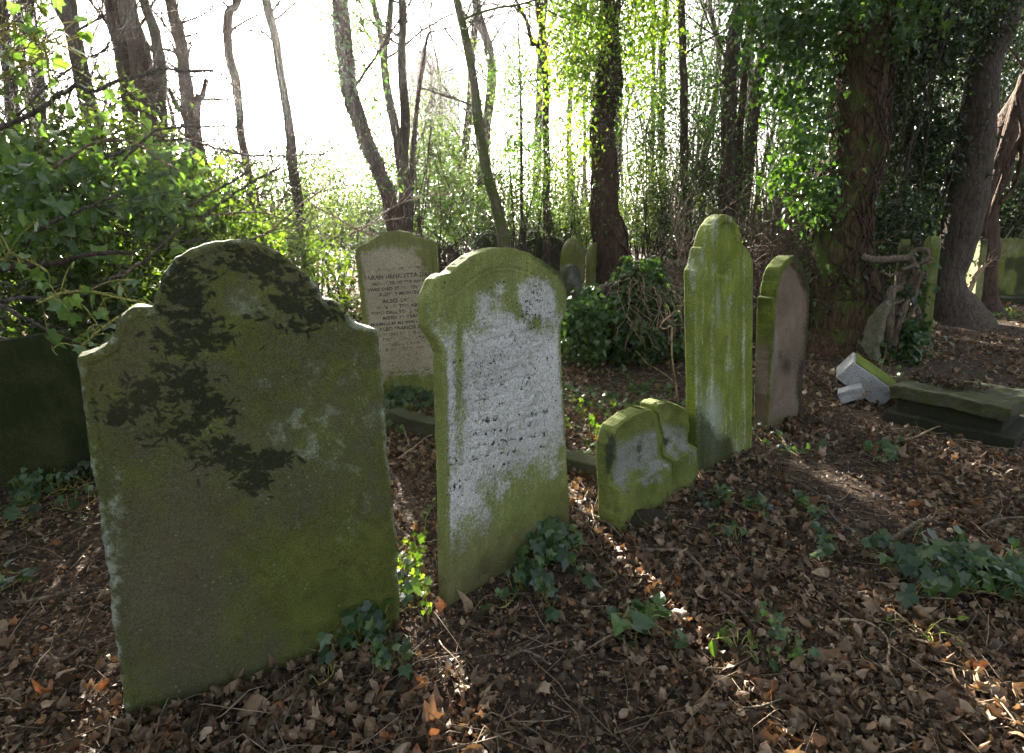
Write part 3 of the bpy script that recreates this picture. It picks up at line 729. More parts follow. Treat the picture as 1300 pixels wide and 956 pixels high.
def inscription():
    def worn(name, c, a, b):
        t = NT(name); v = t.obj(); n = t.math('ADD', t.math('MULTIPLY', t.noise(v, 22, 3), .6), t.math('MULTIPLY', t.noise(v, 110, 2), .4))
        return t.done(t.mix(t.ramp(n, a, b), c, (.29, .25, .18)), .95)
    m1 = worn('faded black paint lettering', (.035, .03, .025), .47, .62)
    m2 = worn('weathered grey lettering', (.09, .075, .055), .42, .58)
    m3 = worn('almost worn lettering', (.15, .125, .09), .38, .54)
    lines = [('In Loving Remembrance', 1.085, .034, m2, .47), ('SARAH HENRIETTA DAY,', 1.02, .046, m1, .54), ('DAUGHTER OF THE ABOVE', .972, .034, m1, .46), ('WHO DIED 29TH NOVR 1877', .928, .036, m1, .51),
             ('AGED 3 MONTHS.', .885, .036, m1, .34), ('ALSO SARAH', .828, .042, m1, .30), ('WIFE OF THE ABOVE', .782, .038, m1, .42), ('WHO DIED 5TH JANY 1888', .738, .036, m1, .49), ('AGED 71 YEARS.', .694, .036, m1, .33),
             ('MOURNED BY ALL WHO KNEW HER', .650, .030, m1, .52), ('ALSO FRANCIS DAY', .604, .038, m1, .40), ('HUSBAND OF THE ABOVE', .560, .034, m2, .45), ('DIED JUNE 1889', .518, .036, m2, .36), ('AGED 84 YEARS', .476, .034, m2, .34),
             ('GONE BUT NOT FORGOTTEN', .436, .030, m2, .48), ('ALSO MARY', .384, .032, m3, .26), ('ELDEST DAUGHTER', .342, .032, m3, .42), ('OF THE ABOVE', .300, .03, m3, .34), ('WHO DIED IN HER', .262, .03, m3, .40), ('PEACE PERFECT PEACE', .222, .03, m3, .46)]
    dg = bpy.context.evaluated_depsgraph_get()
    for txt, z, sz, m, width in lines:
        cu = bpy.data.curves.new('inscription', 'FONT'); cu.body = txt; cu.size = sz; cu.align_x = 'CENTER'; cu.extrude = .0012; cu.offset = .0014
        cu.space_character = 1.06; cu.resolution_u = 3
        tmp = bpy.data.objects.new('tmp', cu); C.objects.link(tmp); dg.update()
        me = bpy.data.meshes.new_from_object(tmp.evaluated_get(dg)); bpy.data.objects.remove(tmp); bpy.data.curves.remove(cu)
        V = np.empty(len(me.vertices) * 3, np.float32); me.vertices.foreach_get('co', V); V = V.reshape(-1, 3)
        if len(V) == 0: continue
        V[:, 0] *= width / (V[:, 0].max() - V[:, 0].min())
        rr = fbm(V[:, 0] * 60 + z * 90, V[:, 1] * 60, 5, 2) - .5
        W = np.stack([V[:, 0] + .0 + rr * .002, -.0385 - V[:, 2] + 0 * V[:, 0], V[:, 1] + z + rr * .002], -1)
        # small random lift so that letters hug the uneven face
        W[:, 1] += (fbm(W[:, 0] * 14, W[:, 2] * 14, 6 + 40, 4) - .5) * .006
        me.vertices.foreach_set('co', W.astype(np.float32).ravel()); me.update(); me.materials.clear(); me.materials.append(m)
        o = bpy.data.objects.new('inscription', me); C.objects.link(o); o.parent = s6
inscription()
s6.matrix_world = s6.matrix_world @ Matrix.Rotation(R(-3.6), 4, 'Y')

# --- background stones (local outlines)
SMg = stone_mat('green background stone', (.2, .2, .12), (.26, .26, .16), (.12, .14, .03), (.18, .2, .045), moss=.1, lich=.02, streak=.25)
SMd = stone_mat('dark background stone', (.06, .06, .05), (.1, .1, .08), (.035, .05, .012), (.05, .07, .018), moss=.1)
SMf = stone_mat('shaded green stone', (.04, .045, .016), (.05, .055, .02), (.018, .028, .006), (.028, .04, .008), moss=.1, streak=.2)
def arch(w, h, kind='round'):
    w /= 2
    if kind == 'round':
        a = np.linspace(0, math.pi / 2, 14); c = [(-w * math.cos(t), h - w + w * math.sin(t)) for t in a]
    elif kind == 'low':
        a = np.linspace(0, math.pi / 2, 12); c = [(-w * math.cos(t), h - w * .45 + w * .45 * math.sin(t)) for t in a]
    elif kind == 'pointed':
        a = np.linspace(0, 1, 12); c = [(-w * math.cos(t * 1.25) / 1 if t < 1 else 0, h - 1.35 * w + 1.35 * w * t ** .85) for t in a]; c[-1] = (0, h)
    elif kind == 'flat':
        c = [(-w, h - .02), (-w + .02, h), (0, h)]
    else:
        c = [(-w, h * .82), (-w * .8, h * .83), (-w * .7, h * .88), (-w * .5, h * .96), (-w * .25, h * .99), (0, h)]
    l = [(-w, 0)] + c; return l, [(-x, z) for x, z in l]
def bgstone(label, px, py, Y, wid, h, ang, kind='round', mat=None, lean=0., roll=0., th=.08, seed=0, z0=None, N=90, Mc=50, name='gravestone'):
    c = pw(px, py, Y)[:2] if py is not None else np.array([px, Y])
    a = R(ang); ux = np.array([math.cos(a), math.sin(a)])
    l, r = arch(wid, h, kind)
    def af(x, z, d, side, qx, qy):
        n = fbm(x * 8, z * 5, seed, 4)
        return dict(moss=.6 + (n - .5) * .8, stain_shade=np.clip(.8 * sst(.3, 0, z) * n + sst(.6, .8, fbm(x * 3, z * 1.4, seed + 3, 3)), 0, .7), pale=.2 * sst(.55, .7, n), brown=x * 0, pit=x * 0)
    ob, fr = gravestone(name, label, c - ux * wid / 2, c + ux * wid / 2, th, l, r, mat or SMg, lean=R(lean), N=N, Mc=Mc, seed=seed, attrf=af, local=True, sink=.3, group='weathered gravestones in the background')
    if roll: ob.matrix_world = ob.matrix_world @ Matrix.Rotation(R(roll), 4, 'Y')
    return ob
# far-left shaded stone
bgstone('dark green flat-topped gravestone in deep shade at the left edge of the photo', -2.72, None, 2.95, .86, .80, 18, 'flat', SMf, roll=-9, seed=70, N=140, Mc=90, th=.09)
bgstone('green lancet-shaped gravestone behind the ivy mound, the taller of a touching pair', 728, 330, 8.6, .44, 1.27, 35, 'pointed', seed=71, lean=-2)
bgstone('dull green round gravestone touching the right side of the lancet-shaped one', 762, 330, 8.9, .44, 1.2, 30, 'round', seed=72)
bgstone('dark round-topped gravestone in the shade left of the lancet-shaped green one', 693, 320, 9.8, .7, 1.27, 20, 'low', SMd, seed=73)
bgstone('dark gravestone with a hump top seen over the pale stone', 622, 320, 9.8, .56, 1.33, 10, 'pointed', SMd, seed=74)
bgstone('small grey gravestone top just showing over the right shoulder of the pale stone', 727, 350, 7.4, .36, .95, 40, 'round', stone_mat('grey stone', (.13, .13, .12), (.2, .2, .19), (.05, .06, .03), (.08, .09, .04)), seed=75)
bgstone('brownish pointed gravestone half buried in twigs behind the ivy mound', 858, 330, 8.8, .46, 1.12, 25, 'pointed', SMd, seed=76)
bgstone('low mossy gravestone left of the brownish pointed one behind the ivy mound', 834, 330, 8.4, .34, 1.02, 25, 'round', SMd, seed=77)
bgstone('green round-topped slab leaning behind the twisted dead stems, the left one of the pair', 5.08, None, 7.35, .52, 1.28, 60, 'round', seed=78, roll=9, th=.10)
bgstone('narrow yellow-green slab leaning in front of the grey trunk, right of the twisted stems', 5.08, None, 6.85, .42, 1.32, 66, 'low', stone_mat('yellow green slab', (.2, .22, .1), (.26, .28, .13), (.12, .16, .03), (.17, .21, .05), moss=.1, streak=.3), seed=79, roll=7, th=.09)
bgstone('thin green slab seen edge-on beside the grey trunk', 7.52, None, 9.3, .6, 1.22, 83, 'flat', seed=80, roll=4, th=.10)
big = bgstone('broad square green headstone with a stub on top, near the right edge of the photo', 9.72, None, 11.2, .82, 1.22, -4, 'flat', seed=81, th=.16)
bgstone('green upright slab behind the domed tomb at the right edge of the photo', 10.9, None, 11.9, .5, 1.36, 0, 'flat', seed=82, th=.12)
mb = MB()
def box(mb, c, s, rz=0, rx=0, ry=0, jit=0, seed=0, n=1):
    """subdivided box with worn corners"""
    m = Matrix.Rotation(rz, 3, 'Z') @ Matrix.Rotation(ry, 3, 'Y') @ Matrix.Rotation(rx, 3, 'X')
    m = np.array(m); k = n + 1
    rr = np.random.RandomState(seed)
    L = np.linspace(-1, 1, k + 1) if n > 1 else np.array([-1, -.93, .93, 1.])
    L = np.sort(np.concatenate([L, [-.96, .96]])) if n > 1 else L
    q = len(L)
    for ax in range(3):
        for sg in (-1, 1):
            A, B = np.meshgrid(L, L, indexing='ij')
            P = np.zeros((q, q, 3)); P[..., ax] = sg; P[..., (ax + 1) % 3] = A; P[..., (ax + 2) % 3] = B
            hs = np.array(s) / 2
            edge = np.minimum(.012, hs.min() * .3)
            W = P * hs
            inner = np.clip(W, -(hs - edge), hs - edge); dl = W - inner; nl = np.linalg.norm(dl, axis=-1, keepdims=True)
            W = inner + dl / np.maximum(nl, 1e-9) * np.minimum(nl, edge)
            if jit:
                for a3 in range(3):
                    W[..., a3] += (fbm(W[..., (a3 + 1) % 3] * 9 + W[..., a3] * 3 + seed, W[..., (a3 + 2) % 3] * 9 + seed * 2, seed + a3, 3) - .5) * jit
            V = W.reshape(-1, 3) @ m.T + np.array(c)
            i = np.arange(q - 1)[:, None] * q + np.arange(q - 1)[None]
            Q = np.stack([i, i + q, i + q + 1, i + 1], -1).reshape(-1, 4)
            mb.add(V, Q if sg > 0 else Q[:, ::-1])
def stonebox(name, label, cat, parts, group=None):
    c0 = parts[0][1]
    if len(parts) == 1:
        m = MB(); box(m, *parts[0][1:5], **parts[0][6]); o = m.build(name, parts[0][5], None, False)
        return tag(o, label, cat, group)
    root = thing(name, (c0[0], c0[1], 0), label, cat, group)
    for nm, c, s, rz, rx, mt, kw in parts:
        m = MB(); box(m, c, s, rz, rx, **kw); m.build(nm, mt, root, False)
    return root
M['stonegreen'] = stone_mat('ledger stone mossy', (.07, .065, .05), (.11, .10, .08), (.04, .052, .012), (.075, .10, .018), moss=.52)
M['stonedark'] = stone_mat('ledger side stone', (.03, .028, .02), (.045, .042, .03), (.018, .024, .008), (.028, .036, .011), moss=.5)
M['marble'] = stone_mat('white marble', (.40, .40, .41), (.52, .52, .53), (.13, .125, .08), (.24, .23, .17), moss=.38, bumps=.9)
M['marblemoss'] = stone_mat('marble under moss', (.35, .35, .3), (.4, .4, .35), (.12, .16, .02), (.2, .26, .03), moss=.85)
M['rough'] = stone_mat('rough broken stone', (.2, .17, .14), (.32, .28, .24), (.1, .11, .05), (.14, .14, .07), moss=.1, bumps=1.)
m = MB(); box(m, (9.9, 11.2, 1.27), (.1, .1, .12), R(-4), jit=.01); o = m.build('finial', M['stonegreen'], None, False); o.parent = big; o.matrix_parent_inverse = big.matrix_world.inverted()
# flat tomb
A_, B_, C_, D_ = np.array([2.83, 4.05]), np.array([3.24, 3.55]), np.array([3.72, 3.96]), np.array([3.25, 4.45])
ct = (A_ + B_ + C_ + D_) / 4; rz = math.atan2(B_[1] - A_[1], B_[0] - A_[0])
stonebox('ledger_tomb', 'low dark ledger tomb with a mossy top, beside the tumbled white block', 'tomb', [
    ('ledger', (ct[0], ct[1], .215), (.70, .64, .10), rz, 0, M['stonegreen'], dict(n=30, jit=.05, seed=91)),
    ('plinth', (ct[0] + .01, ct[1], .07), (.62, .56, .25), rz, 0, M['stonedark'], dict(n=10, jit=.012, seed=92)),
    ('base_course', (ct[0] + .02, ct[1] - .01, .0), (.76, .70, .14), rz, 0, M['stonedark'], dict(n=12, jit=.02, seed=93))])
SOLIDS.append((ct, np.array([math.cos(rz), math.sin(rz)]), .36, .33))
# white block and fragments
def white_block():
    root = thing('marble_block', (2.98, 4.5, 0), 'tumbled white marble block with a mossy upper side, tipped on its corner', 'broken monument', 'fallen pieces of monument')
    c0 = pw(1099, 482, 4.55); rz_, rx_, ry_ = R(-24), R(10), R(34)
    m = MB(); box(m, tuple(c0), (.40, .26, .19), rz_, rx_, ry_, jit=.012, seed=94, n=10); m.build('block', M['marble'], root, False)
    rot = np.array(Matrix.Rotation(rz_, 3, 'Z') @ Matrix.Rotation(ry_, 3, 'Y') @ Matrix.Rotation(rx_, 3, 'X'))
    c = c0 + rot @ np.array((0.01, 0.01, .097))
    box(m2 := MB(), tuple(c), (.37, .235, .014), rz_, rx_, ry_, jit=.012, seed=95, n=16); m2.build('moss_cap', M['marblemoss'], root, False)
white_block()
m = MB(); box(m, tuple(pw(1080, 499, 4.45)), (.18, .12, .10), R(-30), R(10), R(-24), jit=.03, seed=96, n=6)
tag(m.build('marble_fragment', M['marble'], None, False), 'small white marble fragment on the leaves under the tumbled block', 'stone fragment', 'fallen pieces of monument')
def leaning_piece():
    o, ux, bk, up = frame_of((3.62, 5.82), (3.86, 5.55), R(0), .16)
    l = px_local([(1100, 455), (1093, 437), (1098, 410), (1108, 396), (1117, 385), (1123, 382.5)], o, ux, bk, up, .16)
    r = px_local([(1112, 458), (1112, 440), (1118, 420), (1123, 402), (1127, 389), (1123, 382.5)], o, ux, bk, up, .16)
    V, Q, A = stone_mesh(l, r, .16, 90, 40, .02, None, None, .02, 97)
    ob = link('stone_fragment', raw_mesh('stone_fragment', V, [Q], A, True), M['rough'])
    ob.matrix_world = Matrix(((ux[0], bk[0], up[0], o[0]), (ux[1], bk[1], up[1], o[1]), (ux[2], bk[2], up[2], o[2]), (0, 0, 0, 1)))
    tag(ob, 'rough grey-brown slab of broken stone leaning at the foot of the twisted stems', 'stone fragment', 'fallen pieces of monument')
leaning_piece()
# kerb behind the pale stone
def kerb():
    a, b = G(500, 540), G(764, 604); c = (a + b) / 2; L = np.linalg.norm(b - a)
    m = MB(); box(m, (c[0], c[1], .03), (L, .13, .15), math.atan2(b[1] - a[1], b[0] - a[0]), 0, R(1), jit=.04, seed=99, n=40)
    tag(m.build('kerb_stone', M['stonegreen'], None, True), 'long mossy kerb stone lying behind the pale gravestone', 'kerb')
kerb()
# mossy lump by the broken stone
def lump(name, label, cat, c, r, mat, seed, group=None):
    n, k = 26, 34; th = np.linspace(0, math.pi * .62, n); ph = np.linspace(0, 2 * math.pi, k, endpoint=False)
    T, P = np.meshgrid(th, ph, indexing='ij')
    x = np.sin(T) * np.cos(P); y = np.sin(T) * np.sin(P); z = np.cos(T)
    d = 1 + .5 * (fbm(x * 1.6 + 4 + z, y * 1.6 + z, seed, 4) - .5)
    V = np.stack([c[0] + x * r[0] * d, c[1] + y * r[1] * d, c[2] + z * r[2] * d], -1).reshape(-1, 3)
    i = np.arange(n - 1)[:, None] * k + np.arange(k)[None]; j = np.arange(n - 1)[:, None] * k + (np.arange(k) + 1)[None] % k
    Q = np.stack([i, i + k, j + k, j], -1).reshape(-1, 4)
    return tag(link(name, raw_mesh(name, V, [Q], None, True), mat), label, cat, group)
lump('mossy_lump', 'low mossy lump of stone and soil at the foot of the broken gravestone', 'mossy stone', (*G(826, 668)[:2], -.01), (.14, .09, .085),
     stone_mat('moss lump', (.03, .025, .015), (.06, .05, .03), (.04, .06, .012), (.075, .10, .02), moss=.3), 101)
lump('mossy_lump', 'flat mossy patch of stone on the leaves in front of the broken gravestone', 'mossy stone', (*G(870, 700)[:2], -.03), (.13, .08, .06),
     stone_mat('moss lump brown', (.05, .035, .02), (.08, .06, .035), (.04, .05, .012), (.06, .08, .015), moss=.1), 102)
# tombs at the right edge
stonebox('table_tomb', 'domed green table tomb at the right edge beyond the broad headstone', 'tomb', [
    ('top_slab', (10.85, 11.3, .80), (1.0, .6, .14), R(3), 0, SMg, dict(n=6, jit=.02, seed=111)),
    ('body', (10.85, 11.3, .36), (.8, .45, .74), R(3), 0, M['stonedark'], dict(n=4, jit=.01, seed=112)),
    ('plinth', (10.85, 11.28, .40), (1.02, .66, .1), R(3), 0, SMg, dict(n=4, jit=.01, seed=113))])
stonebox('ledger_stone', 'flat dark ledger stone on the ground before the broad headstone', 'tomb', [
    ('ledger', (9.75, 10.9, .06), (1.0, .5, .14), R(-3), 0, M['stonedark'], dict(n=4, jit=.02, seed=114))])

# ------------------------------------------------------------------ trees
def trunk_path(pts, Y, ext=True, dy=0.):
    """pts: (px, py, width px) from top to foot; returns world points bottom->top with radius"""
    P = []
    for px, py, wd in pts:
        q = pw(px, py, Y); t = np.linalg.norm(q - np.array([0, 0, H])); f = q[1] * cP - (q[2] - H) * sP
        P.append([*q, wd / 2 * f / F])
    P = np.array(P)[::-1]
    if P[0, 2] > 0:
        d = P[0] - P[1]; k = (P[0, 2] + .15) / max(1e-3, -d[2]); k = min(k, 6)
        foot = P[0] + d * k * .6; foot[2] = -.15; foot[3] = P[0, 3] * 1.25
        P = np.vstack([foot, P])
    if ext:
        d = P[-1] - P[-2]; d = d / np.linalg.norm(d[:3]); d[3] = 0
        P = np.vstack([P, P[-1] + d * 1.2 - [0, 0, 0, P[-1, 3] * .1], P[-1] + d * 2.6 - [0, 0, 0, P[-1, 3] * .25]])
    return smooth_path(P, 7)
def crown_twigs(mb, S, rng, n, L=1.5, frac=(.5, 1), depth=2, r=None, ends=None):
    for i in range(n):
        j = int(len(S) * rng.uniform(*frac)); j = min(j, len(S) - 1)
        a = rng.uniform(0, 6.28); rr = (min(S[j, 3] * .35, .022) if r is None else r)
        grow(mb, S[j, :3], (math.cos(a), math.sin(a) * .6, rng.uniform(.3, 1.1)), L * rng.uniform(.6, 1.3), min(rr, .05), depth, rng, ends=ends)
def ivy_on(S, rng, n, size, reach=.25, frac=(0, 1), tm=OVAL, bias=None, k=22, hang=.12):
    f = rng.uniform(frac[0], frac[1], n); idx = (f * (len(S) - 1)).astype(int)
    a = rng.uniform(0, 2 * math.pi, n); out = np.stack([np.cos(a), np.sin(a), rng.normal(0, .25, n)], -1)
    if bias is not None: out = out + np.array(bias); out /= np.linalg.norm(out, axis=1)[:, None]
    c = S[idx, :3] + out * (S[idx, 3:4] + reach * rng.uniform(0, 1, (n, 1)) ** 1.3)
    m = rng.poisson(k, n) + 1; ii = np.repeat(np.arange(n), m)
    P = c[ii] + rng.normal(0, 1, (len(ii), 3)) * np.array([.09, .09, hang]) * (.5 + reach * 2)
    return place_leaves(P, tm, size, rng, up=.15, out=out[ii] * .6, droop=.9)
def ivy_stems(S, rng, n, name='ivy_stems', rad=.012, parent=None, mat=None, frac=1.):
    mb = MB()
    for i in range(n):
        a = rng.uniform(0, 6.28); m = int(len(S) * rng.uniform(.4, frac)); st = rng.randint(0, 3)
        P = []
        for j in range(st, m):
            a += rng.normal(0, .22)
            P.append(S[j, :3] + np.array([math.cos(a), math.sin(a), 0]) * (S[j, 3] * 1.03 + rad * .4) + rng.normal(0, .012, 3))
        if len(P) < 4: continue
        P = smooth_path(np.array(P), 3); mb.tube(P, np.linspace(rad * rng.uniform(.7, 1.6), rad * .4, len(P)), 5, a=rng.uniform())
    return mb.build(name, mat or M['bark_red'], parent)

def tree(label, pts, Y, mat='bark', twigs=8, seed=0, lump=.12, ivy=None, stems=0, forks=(), name='bare_tree', L=1.6, frac=(.45, 1), group='tall trees of the wood', k=14, depth=2, twr=None, cat='tree', extra=None):
    rng = np.random.RandomState(seed + 500)
    S = trunk_path(pts, Y)
    root = thing(name, (S[0, 0], S[0, 1], 0), label, cat, group)
    S[:, :3] += np.stack([fbm(S[:, 2] * 1.7, S[:, 2] * 0, seed, 3) - .5, fbm(S[:, 2] * 1.7, S[:, 2] * 0 + 5, seed, 3) - .5, S[:, 2] * 0], -1) * S[:, 3:4] * .8
    mb = MB(); P = smooth_path(S, 3)
    fl = 1 + .45 * np.exp(-np.maximum(P[:, 2], 0) / .22)
    mb.tube(P[:, :3], P[:, 3] * fl, k, lump, seed)
    mb.build('trunk', M[mat], root)
    if forks or twigs:
        for fk in forks:
            mb = MB()
            Q = trunk_path(fk, Y, ext=fk[0][1] < 10)
            if Q[0, 2] < 0: Q = Q[7:]
            mb.tube(Q[:, :3], Q[:, 3], 9, lump, seed + 3)
            crown_twigs(mb, Q, rng, 3, L * .7, (.3, 1), 1)
            mb.build('limb', M[mat], root)
        mb = MB()
        crown_twigs(mb, S, rng, int(twigs * 1.8), L, frac, depth, twr)
        if twigs: mb.build('branches', M[mat], root)
    if stems: ivy_stems(S, rng, stems, parent=root)
    if ivy: build_leaves('ivy', M[ivy.get('mat', 'ivy')], root, [ivy_on(S, rng, **{a: b for a, b in q.items()}) for q in ivy['sets']])
    if extra: extra(root, S, rng)
    return root, S

tree('leaning bare trunk with a side fork, second from the left edge of the photo', [(68, -90, 15), (88, 5, 17), (98, 55, 18), (107, 100, 19), (122, 190, 20), (135, 280, 21)], 9, twigs=9, seed=1, lump=.25, forks=[[(55, -60, 7), (68, 0, 8), (85, 32, 9), (92, 45, 9)]])
tree('thick rough trunk of the reddish pair, the left one, left of the sun', [(128, -90, 23), (145, 5, 24), (155, 60, 22), (163, 110, 18), (168, 160, 17), (175, 260, 18)], 8.2, 'bark_red', 4, 2, .35)
tree('thickest reddish trunk left of the sun, leaning across its neighbour', [(150, -90, 20), (163, 10, 22), (175, 60, 24), (184, 110, 26), (198, 165, 30), (213, 212, 33), (226, 290, 36)], 8, 'bark_red', 7, 3, .35, forks=[[(172, -60, 11), (183, 5, 12), (195, 40, 13), (201, 80, 13), (202, 120, 14), (206, 165, 15)]])
tree('rough trunk with knobbly twigs, right of the thick reddish trunks', [(205, -90, 13), (217, 5, 14), (227, 50, 16), (236, 100, 17), (243, 160, 19), (251, 210, 22), (258, 290, 24)], 9, 'bark_red', 12, 4, .45, L=.8, frac=(.2, .8), forks=[[(262, 100, 5), (256, 125, 6), (250, 150, 8)], [(214, 112, 5), (226, 138, 6), (240, 165, 8)]])
tree('slim knobbly crooked trunk standing left of the sun glare', [(318, -60, 7), (300, 2, 8), (289, 18, 11), (291, 66, 10), (299, 105, 11), (305, 140, 9), (309, 180, 10), (318, 228, 11), (326, 290, 12)], 9.5, 'bark_red', 5, 5, .5, L=.7, frac=(.2, .8))
tree('slim straight trunk directly below the sun glare', [(325, -80, 10), (339, 5, 11), (349, 50, 11), (357, 100, 11), (367, 165, 12), (376, 245, 13), (386, 310, 14)], 9, 'bark', 5, 6, .25, L=.8)
tree('leaning ivy-clad trunk just right of the sun', [(418, -90, 20), (432, 5, 21), (438, 70, 21), (448, 125, 20), (462, 170, 18), (480, 215, 17), (496, 262, 18)], 7.5, 'bark_red', 3, 7, .25, name='ivy_clad_tree',
     ivy=dict(mat='ivy', sets=[dict(n=170, size=.055, reach=.38, frac=(.45, 1), bias=(.7, 0, 0)), dict(n=26, size=.045, reach=.2, frac=(.15, .5))]), stems=5)
tree('forked slender trunk standing left of the thin straight one before the tower block', [(462, -60, 6), (474, 2, 7), (482, 40, 8), (487, 70, 10), (494, 120, 11), (503, 170, 12), (510, 222, 13), (514, 280, 14)], 8.8, 'bark', 4, 8, .2, forks=[[(499, -50, 7), (495, 20, 8), (491, 55, 8), (488, 82, 9)]])
tree('slender upright trunk in front of the pale tower block', [(506, -80, 9), (509, 5, 10), (511, 80, 11), (513, 150, 13), (512, 200, 14), (514, 280, 15)], 8.4, 'bark', 4, 9, .12)
tree('thin crooked sapling before the tower block', [(560, 38, 2), (545, 42, 3), (540, 60, 4), (536, 90, 5), (530, 130, 6), (524, 200, 7)], 9, 'bark', 3, 10, .1, L=.6, name='sapling')
tree('curved moss-flecked trunk in the middle of the photo', [(560, -100, 9), (581, 2, 10), (590, 42, 11), (601, 105, 11), (606, 150, 13), (612, 190, 13), (621, 235, 14), (633, 280, 15)], 8, 'bark_moss', 3, 11, .15,
     ivy=dict(mat='holly', sets=[dict(n=45, size=.035, reach=.06, frac=(.1, .8), k=12)]))
tree('thin forked trunk dotted with ivy, right of the curved mossy one', [(676, -80, 7), (683, 2, 8), (690, 60, 8), (693, 130, 9), (693, 200, 9), (694, 280, 10)], 9.5, 'bark', 5, 12, .15, forks=[[(655, 0, 4), (668, 26, 5), (676, 55, 6), (689, 92, 6)]], name='ivy_clad_tree',
     ivy=dict(mat='holly', sets=[dict(n=90, size=.045, reach=.4, frac=(.1, .85), k=14)]))
tree('very thin straight sapling behind the top of the pale gravestone', [(659, 60, 2), (661, 120, 3), (662, 200, 4), (662, 290, 4)], 8.8, 'bark', 3, 13, .05, L=.5, name='sapling')
def crownD(root, S, rng):
    P = clumps(rng, [(pw(738, 50, 8.7), (.46, .5, .66), 74), (pw(725, 20, 8.7), (.3, .4, .35), 22), (pw(815, 25, 9.1), (.4, .5, .4), 50), (pw(722, 105, 9.1), (.3, .4, .36), 26), (pw(808, 95, 9.2), (.16, .4, .45), 20),
                     (pw(745, -70, 9), (.9, .9, .9), 60), (pw(735, 180, 8.9), (.22, .3, .4), 20), (pw(770, -140, 9), (1.2, 1.2, .8), 40)], 24, .17)
    build_leaves('crown', M['bright'], root, [place_leaves(P, OVAL, .078, rng, up=.25, droop=.5)])
    mb = MB()
    for i in range(16):
        q = pw(rng.uniform(715, 830), rng.uniform(-20, 130), 9 + rng.normal(0, .2)); j = rng.randint(len(S) // 3, len(S))
        mb.tube(smooth_path([S[j, :3], (S[j, :3] + q) / 2 + rng.normal(0, .06, 3), q], 4), np.linspace(.014, .004, 9), 4)
    mb.build('branches', M['bark'], root)
tree('dark ivy-wrapped trunk with bright sunlit foliage, centre right', [(777, -80, 30), (776, 5, 26), (772, 60, 28), (768, 110, 34), (767, 140, 31), (768, 198, 32), (773, 262, 37), (776, 330, 44)], 9, 'bark_red', 0, 14, .22, name='ivy_clad_tree', stems=14,
     ivy=dict(mat='ivy', sets=[dict(n=90, size=.06, reach=.2, frac=(.35, 1)), dict(n=26, size=.05, reach=.1, frac=(.0, .45), k=12)]), extra=crownD)
tree('slim trunk with one sunlit pale edge, left of the tall green gravestone', [(862, -80, 9), (864, 2, 9), (867, 100, 10), (868, 200, 11), (874, 310, 12)], 10, 'bark_grey', 5, 15, .1, name='ivy_clad_tree',
     ivy=dict(mat='ivy', sets=[dict(n=40, size=.05, reach=.25, frac=(.1, .9), k=12)]))
tree('twiggy thin trunk right of the bright foliage', [(848, -80, 7), (846, 2, 8), (842, 66, 8), (840, 165, 9), (842, 290, 10)], 12, 'bark', 14, 16, .1)
tree('second twiggy thin trunk, close left of the other one', [(828, -80, 4), (829, 2, 5), (830, 70, 5), (829, 165, 6), (830, 290, 7)], 12.6, 'bark', 10, 17, .1)
tree('dark straight ivy-hung trunk directly above the tall green gravestone', [(945, -80, 18), (939, 2, 17), (930, 68, 17), (925, 169, 18), (921, 264, 20), (920, 330, 22)], 9, 'bark', 2, 18, .15, name='ivy_clad_tree', stems=6,
     ivy=dict(mat='ivy', sets=[dict(n=130, size=.06, reach=.5, frac=(.25, 1), bias=(-.4, 0, 0), k=14), dict(n=50, size=.055, reach=.35, frac=(.05, .4), k=14)]))
tree('thin ivy-covered stem between the dark straight trunk and the leaning brown one', [(962, -80, 8), (955, 2, 8), (945, 101, 9), (938, 203, 9), (933, 290, 10)], 9.4, 'bark_red', 2, 19, .1, name='ivy_clad_tree',
     ivy=dict(mat='ivy', sets=[dict(n=60, size=.05, reach=.2, frac=(.1, 1), k=12)]))
tree('leaning brown trunk above the brown gravestone', [(985, -80, 13), (973, 25, 14), (961, 118, 14), (951, 203, 15), (942, 290, 17)], 9.7, 'bark_grey', 3, 20, .15,
     ivy=dict(mat='ivy', sets=[dict(n=60, size=.055, reach=.25, frac=(.1, 1), k=12)]))
# big ivy tree
def bigivy(root, S, rng):
    regs = []
    for px, py, n, r in [(1015, 20, 34, (.35, .35, .35)), (1035, 70, 30, (.25, .3, .35)), (1000, 90, 26, (.25, .3, .3)), (1020, 130, 26, (.22, .3, .3)), (1025, 180, 22, (.18, .25, .3)), (1005, 215, 16, (.15, .2, .2)),
                         (985, 40, 26, (.3, .3, .4)), (1075, 10, 20, (.4, .3, .2)), (1100, -40, 50, (.9, .6, .35)), (1150, 10, 40, (.4, .5, .4)), (1040, 235, 12, (.12, .2, .2)), (960, 15, 24, (.35, .4, .3)), (1030, 260, 8, (.1, .1, .12)), (1050, 255, 8, (.1, .1, .12))]:
        regs.append((pw(px, py, 6.2 + rng.normal(0, .15)), r, n))
    P = clumps(rng, regs, 11, .11)
    build_leaves('hanging_ivy', M['ivy'], root, [place_leaves(P, IVY2, .068, rng, up=.1, droop=1.1)])
    mb = MB()
    for i in range(26):
        j = rng.randint(4, len(S)); q = S[j, :3] + np.array([rng.uniform(-.9, -.2), rng.uniform(-.3, .3), rng.uniform(-.5, .4)])
        mb.tube(smooth_path([S[j, :3], (S[j, :3] + q) / 2 + rng.normal(0, .05, 3) + [0, 0, .08], q], 4), np.linspace(.012, .003, 9), 4)
    mb.build('ivy_branches', M['bark_red'], root)
